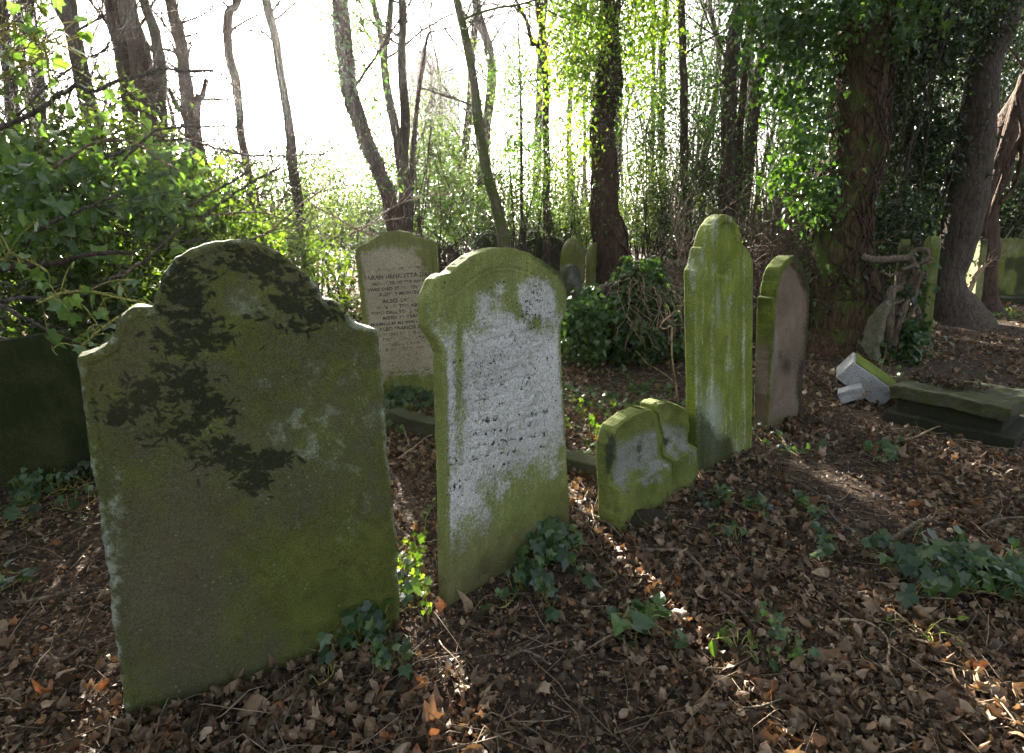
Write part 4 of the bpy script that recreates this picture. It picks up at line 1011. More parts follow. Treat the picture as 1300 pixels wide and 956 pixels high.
tree('massive dark trunk wrapped in twisted ivy stems, right of the brown gravestone', [(1112, -90, 64), (1103, 5, 62), (1094, 70, 62), (1084, 135, 64), (1075, 240, 66), (1070, 330, 68), (1070, 400, 74), (1071, 446, 88)], 6.5, 'bark_ivy', 0, 21, .16, name='ivy_clad_tree', stems=34,
     ivy=dict(mat='ivy_ground', sets=[dict(n=60, size=.065, reach=.12, frac=(.05, .45), k=9), dict(n=60, size=.07, reach=.2, frac=(.55, 1), k=12)]), extra=bigivy, k=26)
tree('smooth grey-brown trunk leaning right, near the right edge', [(1292, -90, 34), (1273, 5, 34), (1262, 50, 34), (1249, 101, 36), (1235, 203, 43), (1213, 305, 44), (1203, 370, 48), (1203, 414, 62)], 8.4, 'bark_grey', 3, 22, .1, k=26, frac=(.7, 1))
def vines(root, S, rng):
    mb = MB()
    for q, wd in [([(1300, 95), (1282, 150), (1268, 205), (1255, 250), (1246, 300)], 8), ([(1310, 150), (1285, 200), (1262, 260), (1240, 320)], 6), ([(1318, 60), (1296, 110), (1280, 165), (1262, 215)], 7), ([(1290, 120), (1298, 170), (1290, 230), (1270, 260)], 5)]:
        P = smooth_path([pw(a, b, 9.2 + rng.normal(0, .12)) for a, b in q], 6); mb.tube(P, wd / 2 * 9.2 / F, 8, .3, rng.randint(99))
    mb.build('twisted_stems', M['bark_red'], root)
tree('gnarled trunk of twisted stems bending right beyond the smooth grey trunk', [(1380, -60, 20), (1335, 60, 22), (1300, 120, 24), (1281, 160, 26), (1264, 220, 27), (1249, 290, 30), (1242, 380, 34)], 9.6, 'bark_red', 6, 23, .4, k=18, extra=vines)
tree('shaded trunk with a low lean between the massive and the grey trunk', [(1165, -60, 18), (1155, 20, 18), (1145, 110, 20), (1131, 205, 20), (1122, 290, 22), (1118, 350, 24)], 9.4, 'bark', 4, 24, .15)
tree('tall thin trunk left of the massive ivy-wrapped one', [(1030, -60, 9), (1018, 60, 9), (1010, 160, 10), (1004, 290, 11)], 12, 'bark', 6, 25, .1)
tree('thin trunk at the left edge of the photo with bare twigs', [(-10, -80, 14), (2, 20, 14), (14, 110, 15), (25, 220, 16)], 11, 'bark', 14, 26, .1, L=2.2, frac=(.2, .9))

# far bare trees: a few kinds copied
def far_trees():
    rng = np.random.RandomState(77); protos = []
    for k in range(5):
        h = rng.uniform(11, 15); r = rng.uniform(.09, .17)
        root = thing('bare_tree', (0, 0, 0), 'far slender bare tree among the crowd of trunks behind', 'tree', 'far bare trees behind the graveyard')
        P = np.array([(0, 0, -.2)] + [(rng.normal(0, .12) * i * .35, rng.normal(0, .12) * i * .35, h * i / 7) for i in range(1, 8)])
        S = smooth_path(np.hstack([P, np.linspace(r, r * .25, 8)[:, None]]), 4)
        mb = MB(); mb.tube(S[:, :3], S[:, 3], 8, .15, k); mb.build('trunk', M['bark'], root)
        mb = MB(); crown_twigs(mb, S, rng, 40, 2.4, (.18, 1), 2); mb.build('branches', M['bark'], root)
        protos.append(root)
    spots = []
    tries = 0
    while len(spots) < 62 and tries < 4000:
        tries += 1
        Y = rng.uniform(14, 46); px = rng.uniform(-120, 1420)
        if 400 > px > 240 and rng.uniform() < .72: continue
        if 400 < px < 600 and Y < 34 and rng.uniform() < .75: continue
        if 600 < px < 700 and rng.uniform() < .6: continue
        x = (px - CX) / F * Y
        if all((x - a) ** 2 + (Y - b) ** 2 > 1.6 for a, b in spots): spots.append((x, Y))
    for i, (x, Y) in enumerate(spots):
        p = protos[i % 5]
        if i >= 5:
            c = p.copy(); C.objects.link(c)
            for ch in list(p.children):
                d = ch.copy(); C.objects.link(d); d.parent = c
            p = c
        p.location = (x, Y, 0); p.rotation_euler = (rng.normal(0, .05), rng.normal(0, .05), rng.uniform(0, 6.28)); s = rng.uniform(.8, 1.25); p.scale = (s, s, s)
far_trees()

# ------------------------------------------------------------------ shrubs
def shrub(label, regs, mat, size, seed, name='evergreen_shrub', per=26, spread=.11, tm=DIAM, twigs=30, up=.25, droop=.4, group='evergreen shrubs behind the graves', twmat='bark', base=None, cat='shrub'):
    rng = np.random.RandomState(seed + 900)
    R_ = [(pw(px, py, Y), r, n) for px, py, Y, r, n in regs]
    c0 = np.mean([c for c, _, _ in R_], axis=0)
    root = thing(name, (c0[0], c0[1], 0), label, cat, group)
    P = clumps(rng, R_, per, spread); P = P[P[:, 2] > .02]
    build_leaves('foliage', M[mat], root, [place_leaves(P, tm, size, rng, up=up, droop=droop)])
    mb = MB()
    for i in range(twigs):
        c, r, n = R_[rng.randint(len(R_))]; q = np.array(c) + rng.uniform(-1, 1, 3) * np.array(r) * .95
        b = np.array([c0[0] + rng.normal(0, .25), c0[1] + rng.normal(0, .2), 0]) if base is None else np.array(base) + rng.normal(0, .1, 3)
        md = (q + b) / 2 + rng.normal(0, .15, 3); md[2] += .1
        S = smooth_path([b, md, q], 5)
        mb.tube(S, np.linspace(.02, .004, len(S)), 4)
        if rng.uniform() < .6: grow(mb, q, q - b + rng.normal(0, .5, 3), .6, .005, 1, rng)
    mb.build('stems', M[twmat], root)
    return root
shrub('rounded pale green shrub in the glare, left of the leaning ivy-clad trunk', [(405, 240, 9, (.5, .4, .4), 26), (400, 290, 8.5, (.7, .4, .35), 34), (440, 280, 8.8, (.5, .4, .35), 28)], 'soft', .05, 1, twigs=14)
shrub('broad sunlit holly-like shrub behind the inscribed gravestone', [(500, 265, 10.6, (.95, .3, .45), 64), (560, 215, 10.8, (.7, .3, .6), 66), (545, 175, 10.8, (.5, .25, .4), 34), (590, 270, 10.6, (.9, .3, .45), 64), (460, 300, 10.2, (.8, .3, .35), 56)], 'holly', .07, 2, twigs=8)
shrub('airy small-leaved bush between the curved trunk and the ivy-dotted one', [(645, 150, 9, (.45, .2, .6), 30), (665, 230, 9, (.5, .2, .5), 30), (640, 285, 8.6, (.6, .2, .25), 16), (600, 100, 9, (.3, .3, .5), 12), (655, 90, 9, (.3, .3, .4), 16)], 'holly', .05, 3, per=18, twigs=7)
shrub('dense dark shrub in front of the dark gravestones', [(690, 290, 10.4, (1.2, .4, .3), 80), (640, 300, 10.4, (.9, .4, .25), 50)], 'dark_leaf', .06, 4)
shrub('grey-green bush left of the dark ivy-wrapped trunk', [(718, 225, 9.8, (.35, .4, .55), 44), (730, 275, 9.6, (.5, .4, .4), 44)], 'soft', .05, 5, twigs=14)
shrub('tall yellow-green bamboo-like bush right of the dark ivy-wrapped trunk', [(822, 150, 10.4, (.5, .5, .7), 60), (830, 220, 10.2, (.6, .5, .6), 110), (815, 280, 10, (.6, .5, .45), 90), (855, 260, 10, (.35, .4, .6), 46)], 'holly', .058, 6)
shrub('dark evergreen bush at the foot of the dark straight trunk', [(900, 180, 9.6, (.35, .4, .7), 44), (905, 250, 9.4, (.45, .4, .5), 70), (890, 300, 9.2, (.5, .4, .35), 60)], 'ivy', .06, 7)
shrub('thorny bare bramble tangle with few leaves between the two right-hand groups of stones', [(1000, 280, 8.6, (.6, .4, .35), 22), (980, 310, 7.6, (.5, .4, .3), 18), (1015, 240, 9, (.4, .4, .4), 16)], 'holly', .05, 8, twigs=150, twmat='twig', name='bramble')
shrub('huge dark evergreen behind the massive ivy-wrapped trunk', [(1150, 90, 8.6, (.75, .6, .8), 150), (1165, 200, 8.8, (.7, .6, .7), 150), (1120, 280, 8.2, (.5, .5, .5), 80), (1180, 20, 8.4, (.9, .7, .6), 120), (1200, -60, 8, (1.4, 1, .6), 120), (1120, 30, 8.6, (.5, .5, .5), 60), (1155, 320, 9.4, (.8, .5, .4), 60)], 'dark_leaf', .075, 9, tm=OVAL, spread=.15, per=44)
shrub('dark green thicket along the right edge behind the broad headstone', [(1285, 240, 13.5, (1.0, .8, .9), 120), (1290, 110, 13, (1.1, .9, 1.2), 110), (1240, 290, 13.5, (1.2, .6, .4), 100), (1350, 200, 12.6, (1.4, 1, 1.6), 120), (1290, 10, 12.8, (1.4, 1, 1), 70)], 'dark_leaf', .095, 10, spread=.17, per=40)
shrub('sparse bramble with small green leaves behind the brown gravestone', [(1045, 300, 7.6, (.2, .3, .5), 14), (1040, 350, 7.2, (.2, .25, .3), 12)], 'bright', .05, 11, twigs=14, name='bramble')
shrub('low far hedge of scrub filling the gap left of the massive trunk', [(1000, 285, 15, (2.2, .8, .6), 120), (960, 290, 15.5, (1.6, .8, .6), 70)], 'holly', .08, 12, spread=.16, twigs=60)
shrub('far low scrub across the middle distance under the glare', [(330, 280, 14, (2.4, .8, .7), 110), (470, 285, 15, (2.2, .8, .6), 110), (620, 290, 15.5, (2.4, .8, .4), 70), (760, 285, 15, (2.2, .8, .6), 120), (880, 285, 15, (1.6, .8, .6), 80)], 'holly', .085, 13, spread=.18, twigs=90)
shrub('far low scrub at the left behind the thick reddish trunks', [(60, 270, 12, (2.2, .8, .9), 120), (200, 270, 12.5, (2, .8, .7), 110), (-60, 230, 11, (1.6, .8, 1.2), 90)], 'holly', .08, 14, spread=.17, twigs=70)

def add_shade_tree(label, x, y, h, regs, seed):  # unseen evergreens added to block sky light and darken the corners
    rng = np.random.RandomState(seed); root = thing('added_shade_tree', (x, y, 0), label, 'tree', 'unseen evergreens added to shade the view')
    S = smooth_path([(x, y, -.2, .2), (x + .1, y, h * .4, .16), (x, y + .1, h * .8, .1), (x + .1, y, h, .04)], 5)
    mb = MB(); mb.tube(S[:, :3], S[:, 3], 12, .2, seed); mb.build('trunk', M['bark'], root)
    P = clumps(rng, regs, 34, .22)
    build_leaves('crown', M['dark_leaf'], root, [place_leaves(P, DIAM, .11, rng)])
    mb = MB()
    for c, r, n in regs:
        for i in range(14):
            q = np.array(c) + rng.uniform(-.8, .8, 3) * np.array(r); a = S[rng.randint(len(S) // 3, len(S)), :3]
            mb.tube(smooth_path([a, (a + q) / 2 + [0, 0, .15], q], 4), np.linspace(.03, .006, 9), 4)
    mb.build('branches', M['bark'], root)
add_shade_tree('unseen evergreen added behind the viewpoint on the right, its crown blocking sky light', 6.8, -1.5, 8.5, [((4.2, 1.8, 5.6), (2.6, 2.2, .9), 150), ((5.6, 4.8, 6.6), (2.6, 2.2, 1.), 150), ((1.8, 4.4, 6.0), (2.2, 2.0, .8), 110), ((7.4, 2.4, 4.6), (1.6, 2.4, 1.8), 120)], 7)
add_shade_tree('unseen evergreen added behind the viewpoint on the left, its crown blocking sky light', -5.8, -1.8, 8., [((-2.2, 1.4, 5.4), (2.4, 2.2, .8), 130), ((-4.6, 3.4, 5.6), (2.2, 2.0, .9), 120), ((-1.4, 4.6, 5.8), (2.0, 1.8, .7), 90), ((-6.2, 2.4, 3.2), (1.2, 2.2, 2.), 110)], 8)
add_shade_tree('unseen evergreen bush added beside the viewpoint to darken the left corner', -3.5, .9, 2.4, [((-3.5, .9, 1.0), (.8, 1.1, 1.1), 130), ((-3.3, -.4, 1.2), (.9, .9, 1.2), 110)], 9)
add_shade_tree('unseen evergreen bush added beside the viewpoint to darken the right corner', 4.1, .9, 2.4, [((4.0, .8, 1.0), (.9, 1.0, 1.1), 130), ((3.7, -.7, 1.3), (.9, .9, 1.2), 110)], 10)
add_shade_tree('unseen evergreen added beside the nearest gravestone to shade it', -3.6, .2, 5.2, [((-3.2, .4, 3.4), (1.5, 1.5, 1.3), 130), ((-2.6, -.6, 4.2), (1.6, 1.6, .9), 90), ((-3.9, 1.5, 2.4), (.9, .9, .9), 60), ((-3.4, -.2, 1.6), (.8, .7, .9), 60)], 5)
add_shade_tree('unseen evergreen added beside the view to shade the right foreground', 4.6, 1.2, 6., [((4.4, 1.4, 3.8), (1.7, 1.6, 1.4), 130), ((3.4, -.2, 4.6), (1.6, 1.6, .9), 80)], 6)
shrub('lacy evergreen sapling right behind the curved mossy trunk', [(650, 110, 8.6, (.35, .3, .5), 34), (668, 190, 8.8, (.35, .3, .5), 34), (640, 210, 8.7, (.3, .3, .4), 22)], 'ivy', .06, 21, per=15, twigs=8, spread=.13)
shrub('lacy evergreen bush filling the gap left of the tower block trunks', [(470, 150, 9.5, (.3, .3, .5), 16), (455, 215, 9.3, (.35, .3, .4), 22), (530, 130, 10, (.3, .3, .4), 18), (560, 110, 10, (.3, .3, .3), 12)], 'holly', .055, 22, per=15, twigs=6, spread=.13)
shrub('leafy ivy-hung growth between the dark ivy-wrapped trunk and the tall green gravestone', [(800, 60, 10.5, (.4, .4, .8), 50), (835, 150, 10.8, (.6, .4, .8), 80), (870, 80, 10.6, (.45, .4, .9), 60), (900, 120, 10.2, (.4, .4, .9), 60), (885, 210, 10, (.5, .4, .6), 60)], 'ivy', .065, 23, per=18, twigs=40, spread=.14)
shrub('tall leafy growth behind the leaning brown trunk', [(970, 90, 11, (.6, .4, 1.), 60), (1000, 170, 11, (.5, .4, .8), 50), (985, 230, 10.5, (.5, .4, .5), 50), (1030, 110, 10, (.5, .4, 1.), 50)], 'ivy', .07, 24, per=18, twigs=40, spread=.15)
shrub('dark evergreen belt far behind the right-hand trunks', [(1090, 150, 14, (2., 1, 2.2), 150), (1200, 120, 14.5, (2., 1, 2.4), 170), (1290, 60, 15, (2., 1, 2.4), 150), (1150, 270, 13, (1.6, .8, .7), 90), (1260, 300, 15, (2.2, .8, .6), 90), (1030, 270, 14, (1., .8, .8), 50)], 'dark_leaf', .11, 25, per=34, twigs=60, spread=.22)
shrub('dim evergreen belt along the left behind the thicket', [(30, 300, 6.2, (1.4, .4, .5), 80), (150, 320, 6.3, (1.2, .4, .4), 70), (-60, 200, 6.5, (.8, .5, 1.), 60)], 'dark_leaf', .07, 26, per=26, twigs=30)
shrub('glossy shrub under the shade of the bare trunks above the inscribed stone', [(570, 265, 9.2, (.9, .2, .35), 20), (690, 270, 9.4, (.7, .2, .35), 20), (640, 250, 9.8, (.6, .2, .4), 12)], 'ivy', .06, 27, per=18, twigs=6)
def bare_bush(label, px, Y, n, L, seed, mat='branch_dark', d=2, lean=(0, 0)):
    rng = np.random.RandomState(seed + 1200); c = pw(px, 300, Y); root = thing('bare_shrub', (c[0], Y, 0), label, 'shrub', 'leafless shrubs with fine twigs')
    mb = MB()
    for i in range(n): grow(mb, (c[0] + rng.normal(0, .12), Y + rng.normal(0, .1), 0), (rng.normal(lean[0], .3), rng.normal(0, .25), 1.), L * rng.uniform(.7, 1.2), .02, d, rng, kids=(4, 8), bend=.3, spread=.7)
    mb.build('stems', M[mat], root)
bare_bush('leafless shrub with fine twigs against the sky at the left edge', 40, 6, 9, 3.4, 1, d=3)
bare_bush('leafless shrub with fine twigs in front of the reddish trunks', 150, 6.6, 5, 3.0, 2, d=3)
bare_bush('leafless shrub below the slim crooked trunk left of the sun', 290, 7.6, 7, 2.6, 3)
bare_bush('leafless shrub behind the airy small-leaved bush', 620, 9.5, 3, 3., 4)
bare_bush('leafless shrub in the gap right of the tall green gravestone', 1000, 9, 10, 2.6, 5, 'twig')
bare_bush('leafless twiggy shrub between the tower block trunks', 535, 9.6, 3, 3.4, 6)
bare_bush('leafless shrub left of the tall green gravestone', 890, 8.2, 7, 1.8, 7, 'twig')
shrub('dark evergreen undergrowth closing the view below the sun glare', [(290, 250, 13, (.9, .4, .55), 50), (350, 240, 13.5, (.9, .4, .6), 60), (410, 235, 13.5, (.9, .4, .65), 60), (330, 285, 12.6, (1.1, .4, .4), 60), (440, 275, 12.8, (1.1, .4, .45), 60), (250, 235, 12.6, (.8, .4, .5), 40), (300, 215, 15, (1.1, .4, .5), 36), (400, 195, 16, (1.2, .4, .8), 60)], 'ivy', .09, 31, per=24, twigs=50, spread=.16)
shrub('tangled evergreen scrub beyond the inscribed gravestone', [(500, 235, 14, (1., .4, .7), 60), (590, 240, 14.5, (1.2, .4, .7), 70), (680, 250, 14, (1.1, .4, .6), 60), (540, 285, 13.5, (1.4, .4, .4), 70), (480, 180, 16, (1., .4, .9), 50), (560, 190, 16.5, (1.3, .4, .9), 66), (650, 200, 16.5, (1.3, .4, .8), 60)], 'ivy', .09, 32, per=24, twigs=50, spread=.16)
# ivy mound with brown hanging twigs
def mound():
    c = pw(800, 420, 5.9); root = thing('ivy_mound', (c[0], c[1], 0), 'rounded mound of ivy with brown dead twigs spilling down its right side', 'ivy mound')
    rng = np.random.RandomState(41)
    lumpV = [(pw(790, 400, 6.1), (.52, .4, .62))]
    n = 5200
    q = rng.normal(0, 1, (n, 3)); q[:, 1] = -np.abs(q[:, 1]); q /= np.linalg.norm(q, axis=1)[:, None]
    cc = np.array([pw(792, 420, 6.15)[0], 6.15, .35]); rr = np.array([.66, .45, .64])
    P = cc + q * rr * (1 + .75 * (fbm(q[:, 0] * 3 + 5, q[:, 2] * 3, 3, 3) - .5))[:, None] * rng.uniform(.82, 1.06, (n, 1))
    P = P[P[:, 2] > .03]
    px, py = proj(P)
    P = P[~((px > 840) & (rng.uniform(0, 1, len(P)) < .6))]
    out = (P - cc) / np.linalg.norm(P - cc, axis=1)[:, None]
    P2 = clumps(rng, [(pw(738, 400, 5.5), (.15, .2, .2), 22), (pw(745, 430, 5.5), (.2, .2, .16), 20)], 18, .07)
    build_leaves('foliage', M['ivy'], root, [place_leaves(P, IVY2, .07, rng, up=.2, out=out * .7, droop=.7), place_leaves(P2, IVY2, .07, rng, up=.2, droop=.8)])
    V = None
    # soil core
    k = 30; th = np.linspace(0, math.pi / 2 + .2, 14); ph = np.linspace(0, 2 * math.pi, k, endpoint=False); T, Ph = np.meshgrid(th, ph, indexing='ij')
    x = np.sin(T) * np.cos(Ph); y = np.sin(T) * np.sin(Ph); z = np.cos(T); d = 1 + .3 * (fbm(x * 2 + 3, y * 2 + z, 7, 3) - .5)
    V = np.stack([cc[0] + x * rr[0] * .86 * d, cc[1] + y * rr[1] * .86 * d, cc[2] + z * rr[2] * .84 * d], -1).reshape(-1, 3) - offs(root)
    i = np.arange(13)[:, None] * k + np.arange(k)[None]; j = np.arange(13)[:, None] * k + (np.arange(k) + 1)[None] % k
    link('core', raw_mesh('core', V, [np.stack([i, i + k, j + k, j], -1).reshape(-1, 4)], None, True), bpy.data.materials['woodland soil'], root)
    mb = MB()
    for a in range(110):
        ang = rng.uniform(-1.9, -.1); e = rng.uniform(.15, 1.2); o = np.array([math.cos(ang) * math.cos(e), math.sin(ang) * math.cos(e), math.sin(e)])
        if o[0] < -.1 and rng.uniform() < .7: o[0] = abs(o[0])
        p = cc + o * rr * 1.03; Pp = [p]; dd = np.array([rng.normal(0, .3), -.2, -1.])
        for s in range(6):
            dd += rng.normal(0, .35, 3); st = dd / np.linalg.norm(dd) * rng.uniform(.03, .08); p = p + st
            w_ = (p - cc) / rr; nw = np.linalg.norm(w_)
            if nw < 1.02: p = cc + w_ / nw * 1.03 * rr
            Pp.append(p)
        mb.tube(smooth_path(Pp, 2), rng.uniform(.002, .005), 3, a=rng.uniform())
    mb.build('dead_twigs', M['twig_pale'], root)
mound()
# brown bramble heap between the mound and the tall green stone, and right of it
def twig_heap(label, c, r, n, seed, mat='twig', rad=(.002, .006), name='bramble_heap'):
    rng = np.random.RandomState(seed); root = thing(name, (c[0], c[1], 0), label, 'dead brambles', 'heaps of dead bramble'); mb = MB()
    for i in range(n):
        p = np.array(c) + rng.normal(0, .5, 3) * np.array(r); p[2] = max(.02, p[2]); d = rng.normal(0, 1, 3); P = [p]
        for s in range(5):
            d = d / np.linalg.norm(d) + rng.normal(0, .45, 3) + [0, 0, -.1]; p = p + d / np.linalg.norm(d) * rng.uniform(.05, .14); p[2] = max(.015, p[2]); P.append(p)
        mb.tube(smooth_path(P, 2), rng.uniform(*rad), 3, a=rng.uniform())
    mb.build('tangled_twigs', M[mat], root); return root
twig_heap('tangle of brown dead brambles between the ivy mound and the tall green gravestone', (pw(862, 380, 6.6)[0], 6.6, .5), (.28, .4, .7), 420, 5)
twig_heap('tangle of dead brambles behind the gap of the green and the brown gravestone', (pw(975, 340, 7)[0], 7.0, .6), (.45, .4, .8), 520, 6)
twig_heap('dead brambles heaped against the foot of the massive trunk', (pw(1030, 400, 6.9)[0], 6.9, .3), (.3, .3, .4), 200, 7)

# ------------------------------------------------------------------ left thicket: ivy over fallen branches
def left_thicket():
    rng = np.random.RandomState(61)
    root = thing('ivy_thicket', (-2.4, 3.6, 0), 'sprawling thicket of ivy over fallen branches behind the nearest gravestone', 'ivy thicket')
    regs = []
    for px, py, Y, r, n in [(150, 120, 4.4, (.12, .2, .2), 7), (95, 150, 4.2, (.15, .2, .2), 8), (270, 225, 4.5, (.3, .3, .12), 10), (20, 240, 4.2, (.45, .4, .4), 50), (80, 210, 4.3, (.4, .4, .3), 50), (140, 170, 4.4, (.2, .3, .18), 22), (150, 240, 4.3, (.45, .4, .3), 56), (215, 240, 4.5, (.4, .4, .25), 46), (60, 300, 4.0, (.5, .4, .35), 60), (150, 310, 4.1, (.5, .4, .3), 60), (240, 290, 4.4, (.4, .4, .25), 50),
                            (285, 290, 4.6, (.3, .4, .2), 30), (30, 370, 3.8, (.5, .35, .3), 50), (110, 370, 3.9, (.45, .3, .25), 40), (170, 370, 4.2, (.4, .3, .25), 40), (340, 310, 5.0, (.5, .4, .2), 34), (400, 330, 5.4, (.4, .4, .2), 26), (430, 370, 5.6, (.35, .3, .3), 22), (-50, 260, 4, (.5, .5, .8), 60), (20, 190, 4.6, (.35, .3, .2), 18), (230, 205, 4.6, (.2, .3, .1), 8)]:
        regs.append((pw(px, py, Y), r, n))
    P = clumps(rng, regs, 17, .085); P = P[P[:, 2] > .03]
    P2 = clumps(rng, [(c + np.array([0, .5, 0]), r, int(n * .35)) for c, r, n in regs], 18, .1); P2 = P2[P2[:, 2] > .03]
    build_leaves('foliage', M['thicket'], root, [place_leaves(P, OVAL, .055, rng, up=.2, droop=.5), place_leaves(P2, DIAM, .05, rng, up=.2, droop=.5)])
    P3 = clumps(rng, [(pw(px, py, Y), r, n) for px, py, Y, r, n in [(60, 240, 3.4, (.25, .2, .2), 12), (120, 215, 3.5, (.25, .2, .15), 12), (30, 210, 3.3, (.2, .2, .15), 8), (170, 250, 3.6, (.25, .2, .15), 10), (90, 290, 3.3, (.25, .2, .15), 10), (210, 215, 3.7, (.2, .2, .1), 7), (20, 300, 3.1, (.2, .2, .2), 8), (240, 250, 3.9, (.2, .2, .12), 7)]], 9, .09)
    build_leaves('large_ivy', M['ivy_big'], root, [place_leaves(P3, IVY2, .075, rng, up=.3, droop=.8)])
    # dark lower part
    P4 = clumps(rng, [(np.array([-2.9, 3.9, .5]), (.8, .35, .45), 90), (np.array([-1.9, 4.3, .3]), (.6, .35, .25), 40), (np.array([-3.8, 3.6, .6]), (.6, .4, .5), 60)], 26, .1); P4 = P4[P4[:, 2] > .03]
    build_leaves('lower_ivy', M['ivy_ground'], root, [place_leaves(P4, IVY2, .06, rng, up=.2, droop=.7)])
    mb = MB()
    for i in range(90):
        c, r, n = regs[rng.randint(len(regs))]; p = np.array(c) + rng.uniform(-1, 1, 3) * np.array(r)
        grow(mb, p, rng.normal(0, 1, 3) + [.6, 0, .2], rng.uniform(.4, 1.1), .006, 1, rng, kids=(2, 4))
    mb.build('twigs', M['branch_dark'], root)
left_thicket()
def branch(label, pts, wd, Y, mat='branch_dark', seed=0, kids=4, Lk=.35, dY=0., group='bare branches reaching out of the ivy thicket', name='fallen_branch', off=0.):
    rng = np.random.RandomState(seed + 300); n = len(pts)
    Ys = np.linspace(Y, Y + dY, n)
    P = np.array([pw(a, b, y) for (a, b), y in zip(pts, Ys)]); S = smooth_path(P, 6); S += rng.normal(0, .003, S.shape)
    r = np.linspace(1, .45, len(S)) * wd / 2 * Y / F
    root = thing(name, tuple(S[0]), label, 'branch', group)
    mb = MB(); mb.tube(S, r, 7, .25, seed); mb.build('limb', M[mat], root)
    if kids:
        mb = MB()
        for i in range(kids):
            j = rng.randint(len(S) // 4, len(S)); t = S[min(j + 1, len(S) - 1)] - S[j - 1]; t /= np.linalg.norm(t) + 1e-9
            grow(mb, S[j], t + rng.normal(0, .5, 3) * [1, .5, 1], Lk * rng.uniform(.5, 1.2), r[j] * .5, 1, rng, kids=(1, 4))
        mb.build('twigs', M[mat], root)
branch('dark branch arching up from the left edge to the reddish trunks', [(-30, 178), (0, 162), (14, 156), (41, 144), (69, 125), (97, 109), (116, 116), (149, 103), (179, 96), (198, 88), (232, 89), (271, 89)], 7, 3.2, seed=1, kids=7)
branch('thin dark branch low in the leaves left of centre of the thicket', [(30, 315), (46, 294), (83, 275), (126, 258), (150, 247)], 6, 3.1, seed=2)
branch('pale grey branch curving down to the right over the leaves', [(70, 215), (83, 202), (126, 180), (165, 180), (185, 190), (205, 205), (232, 218)], 4.5, 3.2, 'twig', 3)
branch('longest bare branch running right across the thicket', [(60, 205), (89, 198), (132, 200), (165, 189), (192, 180), (232, 177), (265, 185), (298, 195), (347, 198), (413, 195)], 5.5, 3.4, seed=4, kids=8, dY=.6)
branch('short dark offshoot hooking down from the longest bare branch', [(172, 185), (152, 212), (142, 235)], 4, 3.42, seed=5, kids=2, Lk=.2)
branch('thin branch running nearly level above the longest one', [(179, 182), (198, 165), (232, 162), (281, 160), (311, 164)], 4, 3.4, seed=6, kids=5)
branch('steep bare branch rising right over the arch of the nearest gravestone', [(262, 275), (271, 265), (298, 245), (331, 225), (357, 212)], 4, 3.4, seed=7, kids=4)
branch('bare branch crossing close above the steep one', [(240, 262), (275, 241), (304, 225), (324, 208), (364, 200)], 3.6, 3.6, seed=8, kids=4)
branch('dead branch slanting right between the nearest and the inscribed gravestone', [(318, 304), (347, 291), (380, 261), (423, 232)], 3.2, 3.8, 'twig', 9, kids=6)
branch('level pale branch just above the arch of the nearest gravestone', [(258, 281), (275, 273), (331, 270), (372, 280)], 3.5, 3.6, 'twig', 10, kids=5)
branch('thick broken log end poking out of the leaves above the left shoulder', [(-20, 345), (30, 338), (76, 333), (116, 322), (169, 320)], 10, 3.0, 'bark', 11, kids=0)
branch('dark stick slanting up behind the left shoulder of the nearest gravestone', [(80, 390), (102.5, 376), (159, 346), (185, 330), (198, 318), (232, 288)], 6, 2.8, seed=12, kids=3, Lk=.3)
branch('hooked twig hanging from the dark stick', [(178, 333), (160, 348), (154, 359), (155, 371)], 4, 2.78, 'twig', 13, kids=1, Lk=.1)
branch('bent dark branch at the left edge under the log end', [(-20, 396), (0, 386), (20, 379), (50, 378), (83, 383), (100, 384)], 6, 2.7, seed=14, kids=3)
branch('dark branch sagging towards the top corner of the nearest gravestone', [(-20, 380), (0, 388), (33, 404), (66, 422), (109, 439)], 6, 2.6, seed=15, kids=3, Lk=.2)
branch('fan of fine bare twigs over the inscribed gravestone', [(395, 260), (420, 272), (450, 290), (480, 300), (520, 305)], 3, 5.2, 'twig', 16, kids=9, Lk=.5)
branch('bare arm reaching left from the curved mossy trunk', [(610, 138), (585, 128), (560, 120), (535, 112)], 4, 8, 'bark', 17, kids=3, Lk=.5)
branch('twiggy dead bough in front of the leaning ivy-clad trunk', [(440, 300), (470, 285), (500, 262), (540, 250), (575, 245)], 3, 6.2, 'twig', 18, kids=9, Lk=.6)
branch('bare twigs rising against the sky at the left', [(20, 150), (60, 110), (110, 75), (150, 60)], 3, 4.2, seed=19, kids=12, Lk=.8)
def sprig(label, pts, mat, Y, n, size, seed, tm=IVY, wd=3, droop=1., reach=.1, kind='ivy_sprig', group='leafy ivy sprigs', up=.25, stem='stem_yellow', tilt=None, cat='ivy'):
    rng = np.random.RandomState(seed + 700); P = np.array([pw(a, b, Y) if len(q) == 2 else pw(a, b, q[2]) for q in pts for a, b in [q[:2]]])
    S = smooth_path(P, 8); root = thing(kind, tuple(S[0]), label, cat, group)
    mb = MB(); mb.tube(S, wd / 2 * Y / F, 5); L = []
    for i in range(n):
        j = rng.randint(1, len(S)); q = S[j] + rng.normal(0, 1, 3) * reach * [1, .6, .8]; L.append(q)
        mb.tube(smooth_path([S[j], (S[j] + q) / 2 + [0, 0, .02], q], 3), wd / 4 * Y / F, 3)
    mb.build('stems', M[stem], root)
    build_leaves('leaves', M[mat], root, [place_leaves(np.array(L), tm, size, rng, up=up, droop=droop)])
sprig('spray of large grey-green ivy leaves on yellow stalks hanging left of the nearest gravestone', [(185, 385), (150, 378), (115, 370), (80, 372), (50, 385)], 'ivy_big', 2.5, 17, .085, 1, droop=1.6, wd=3.2)
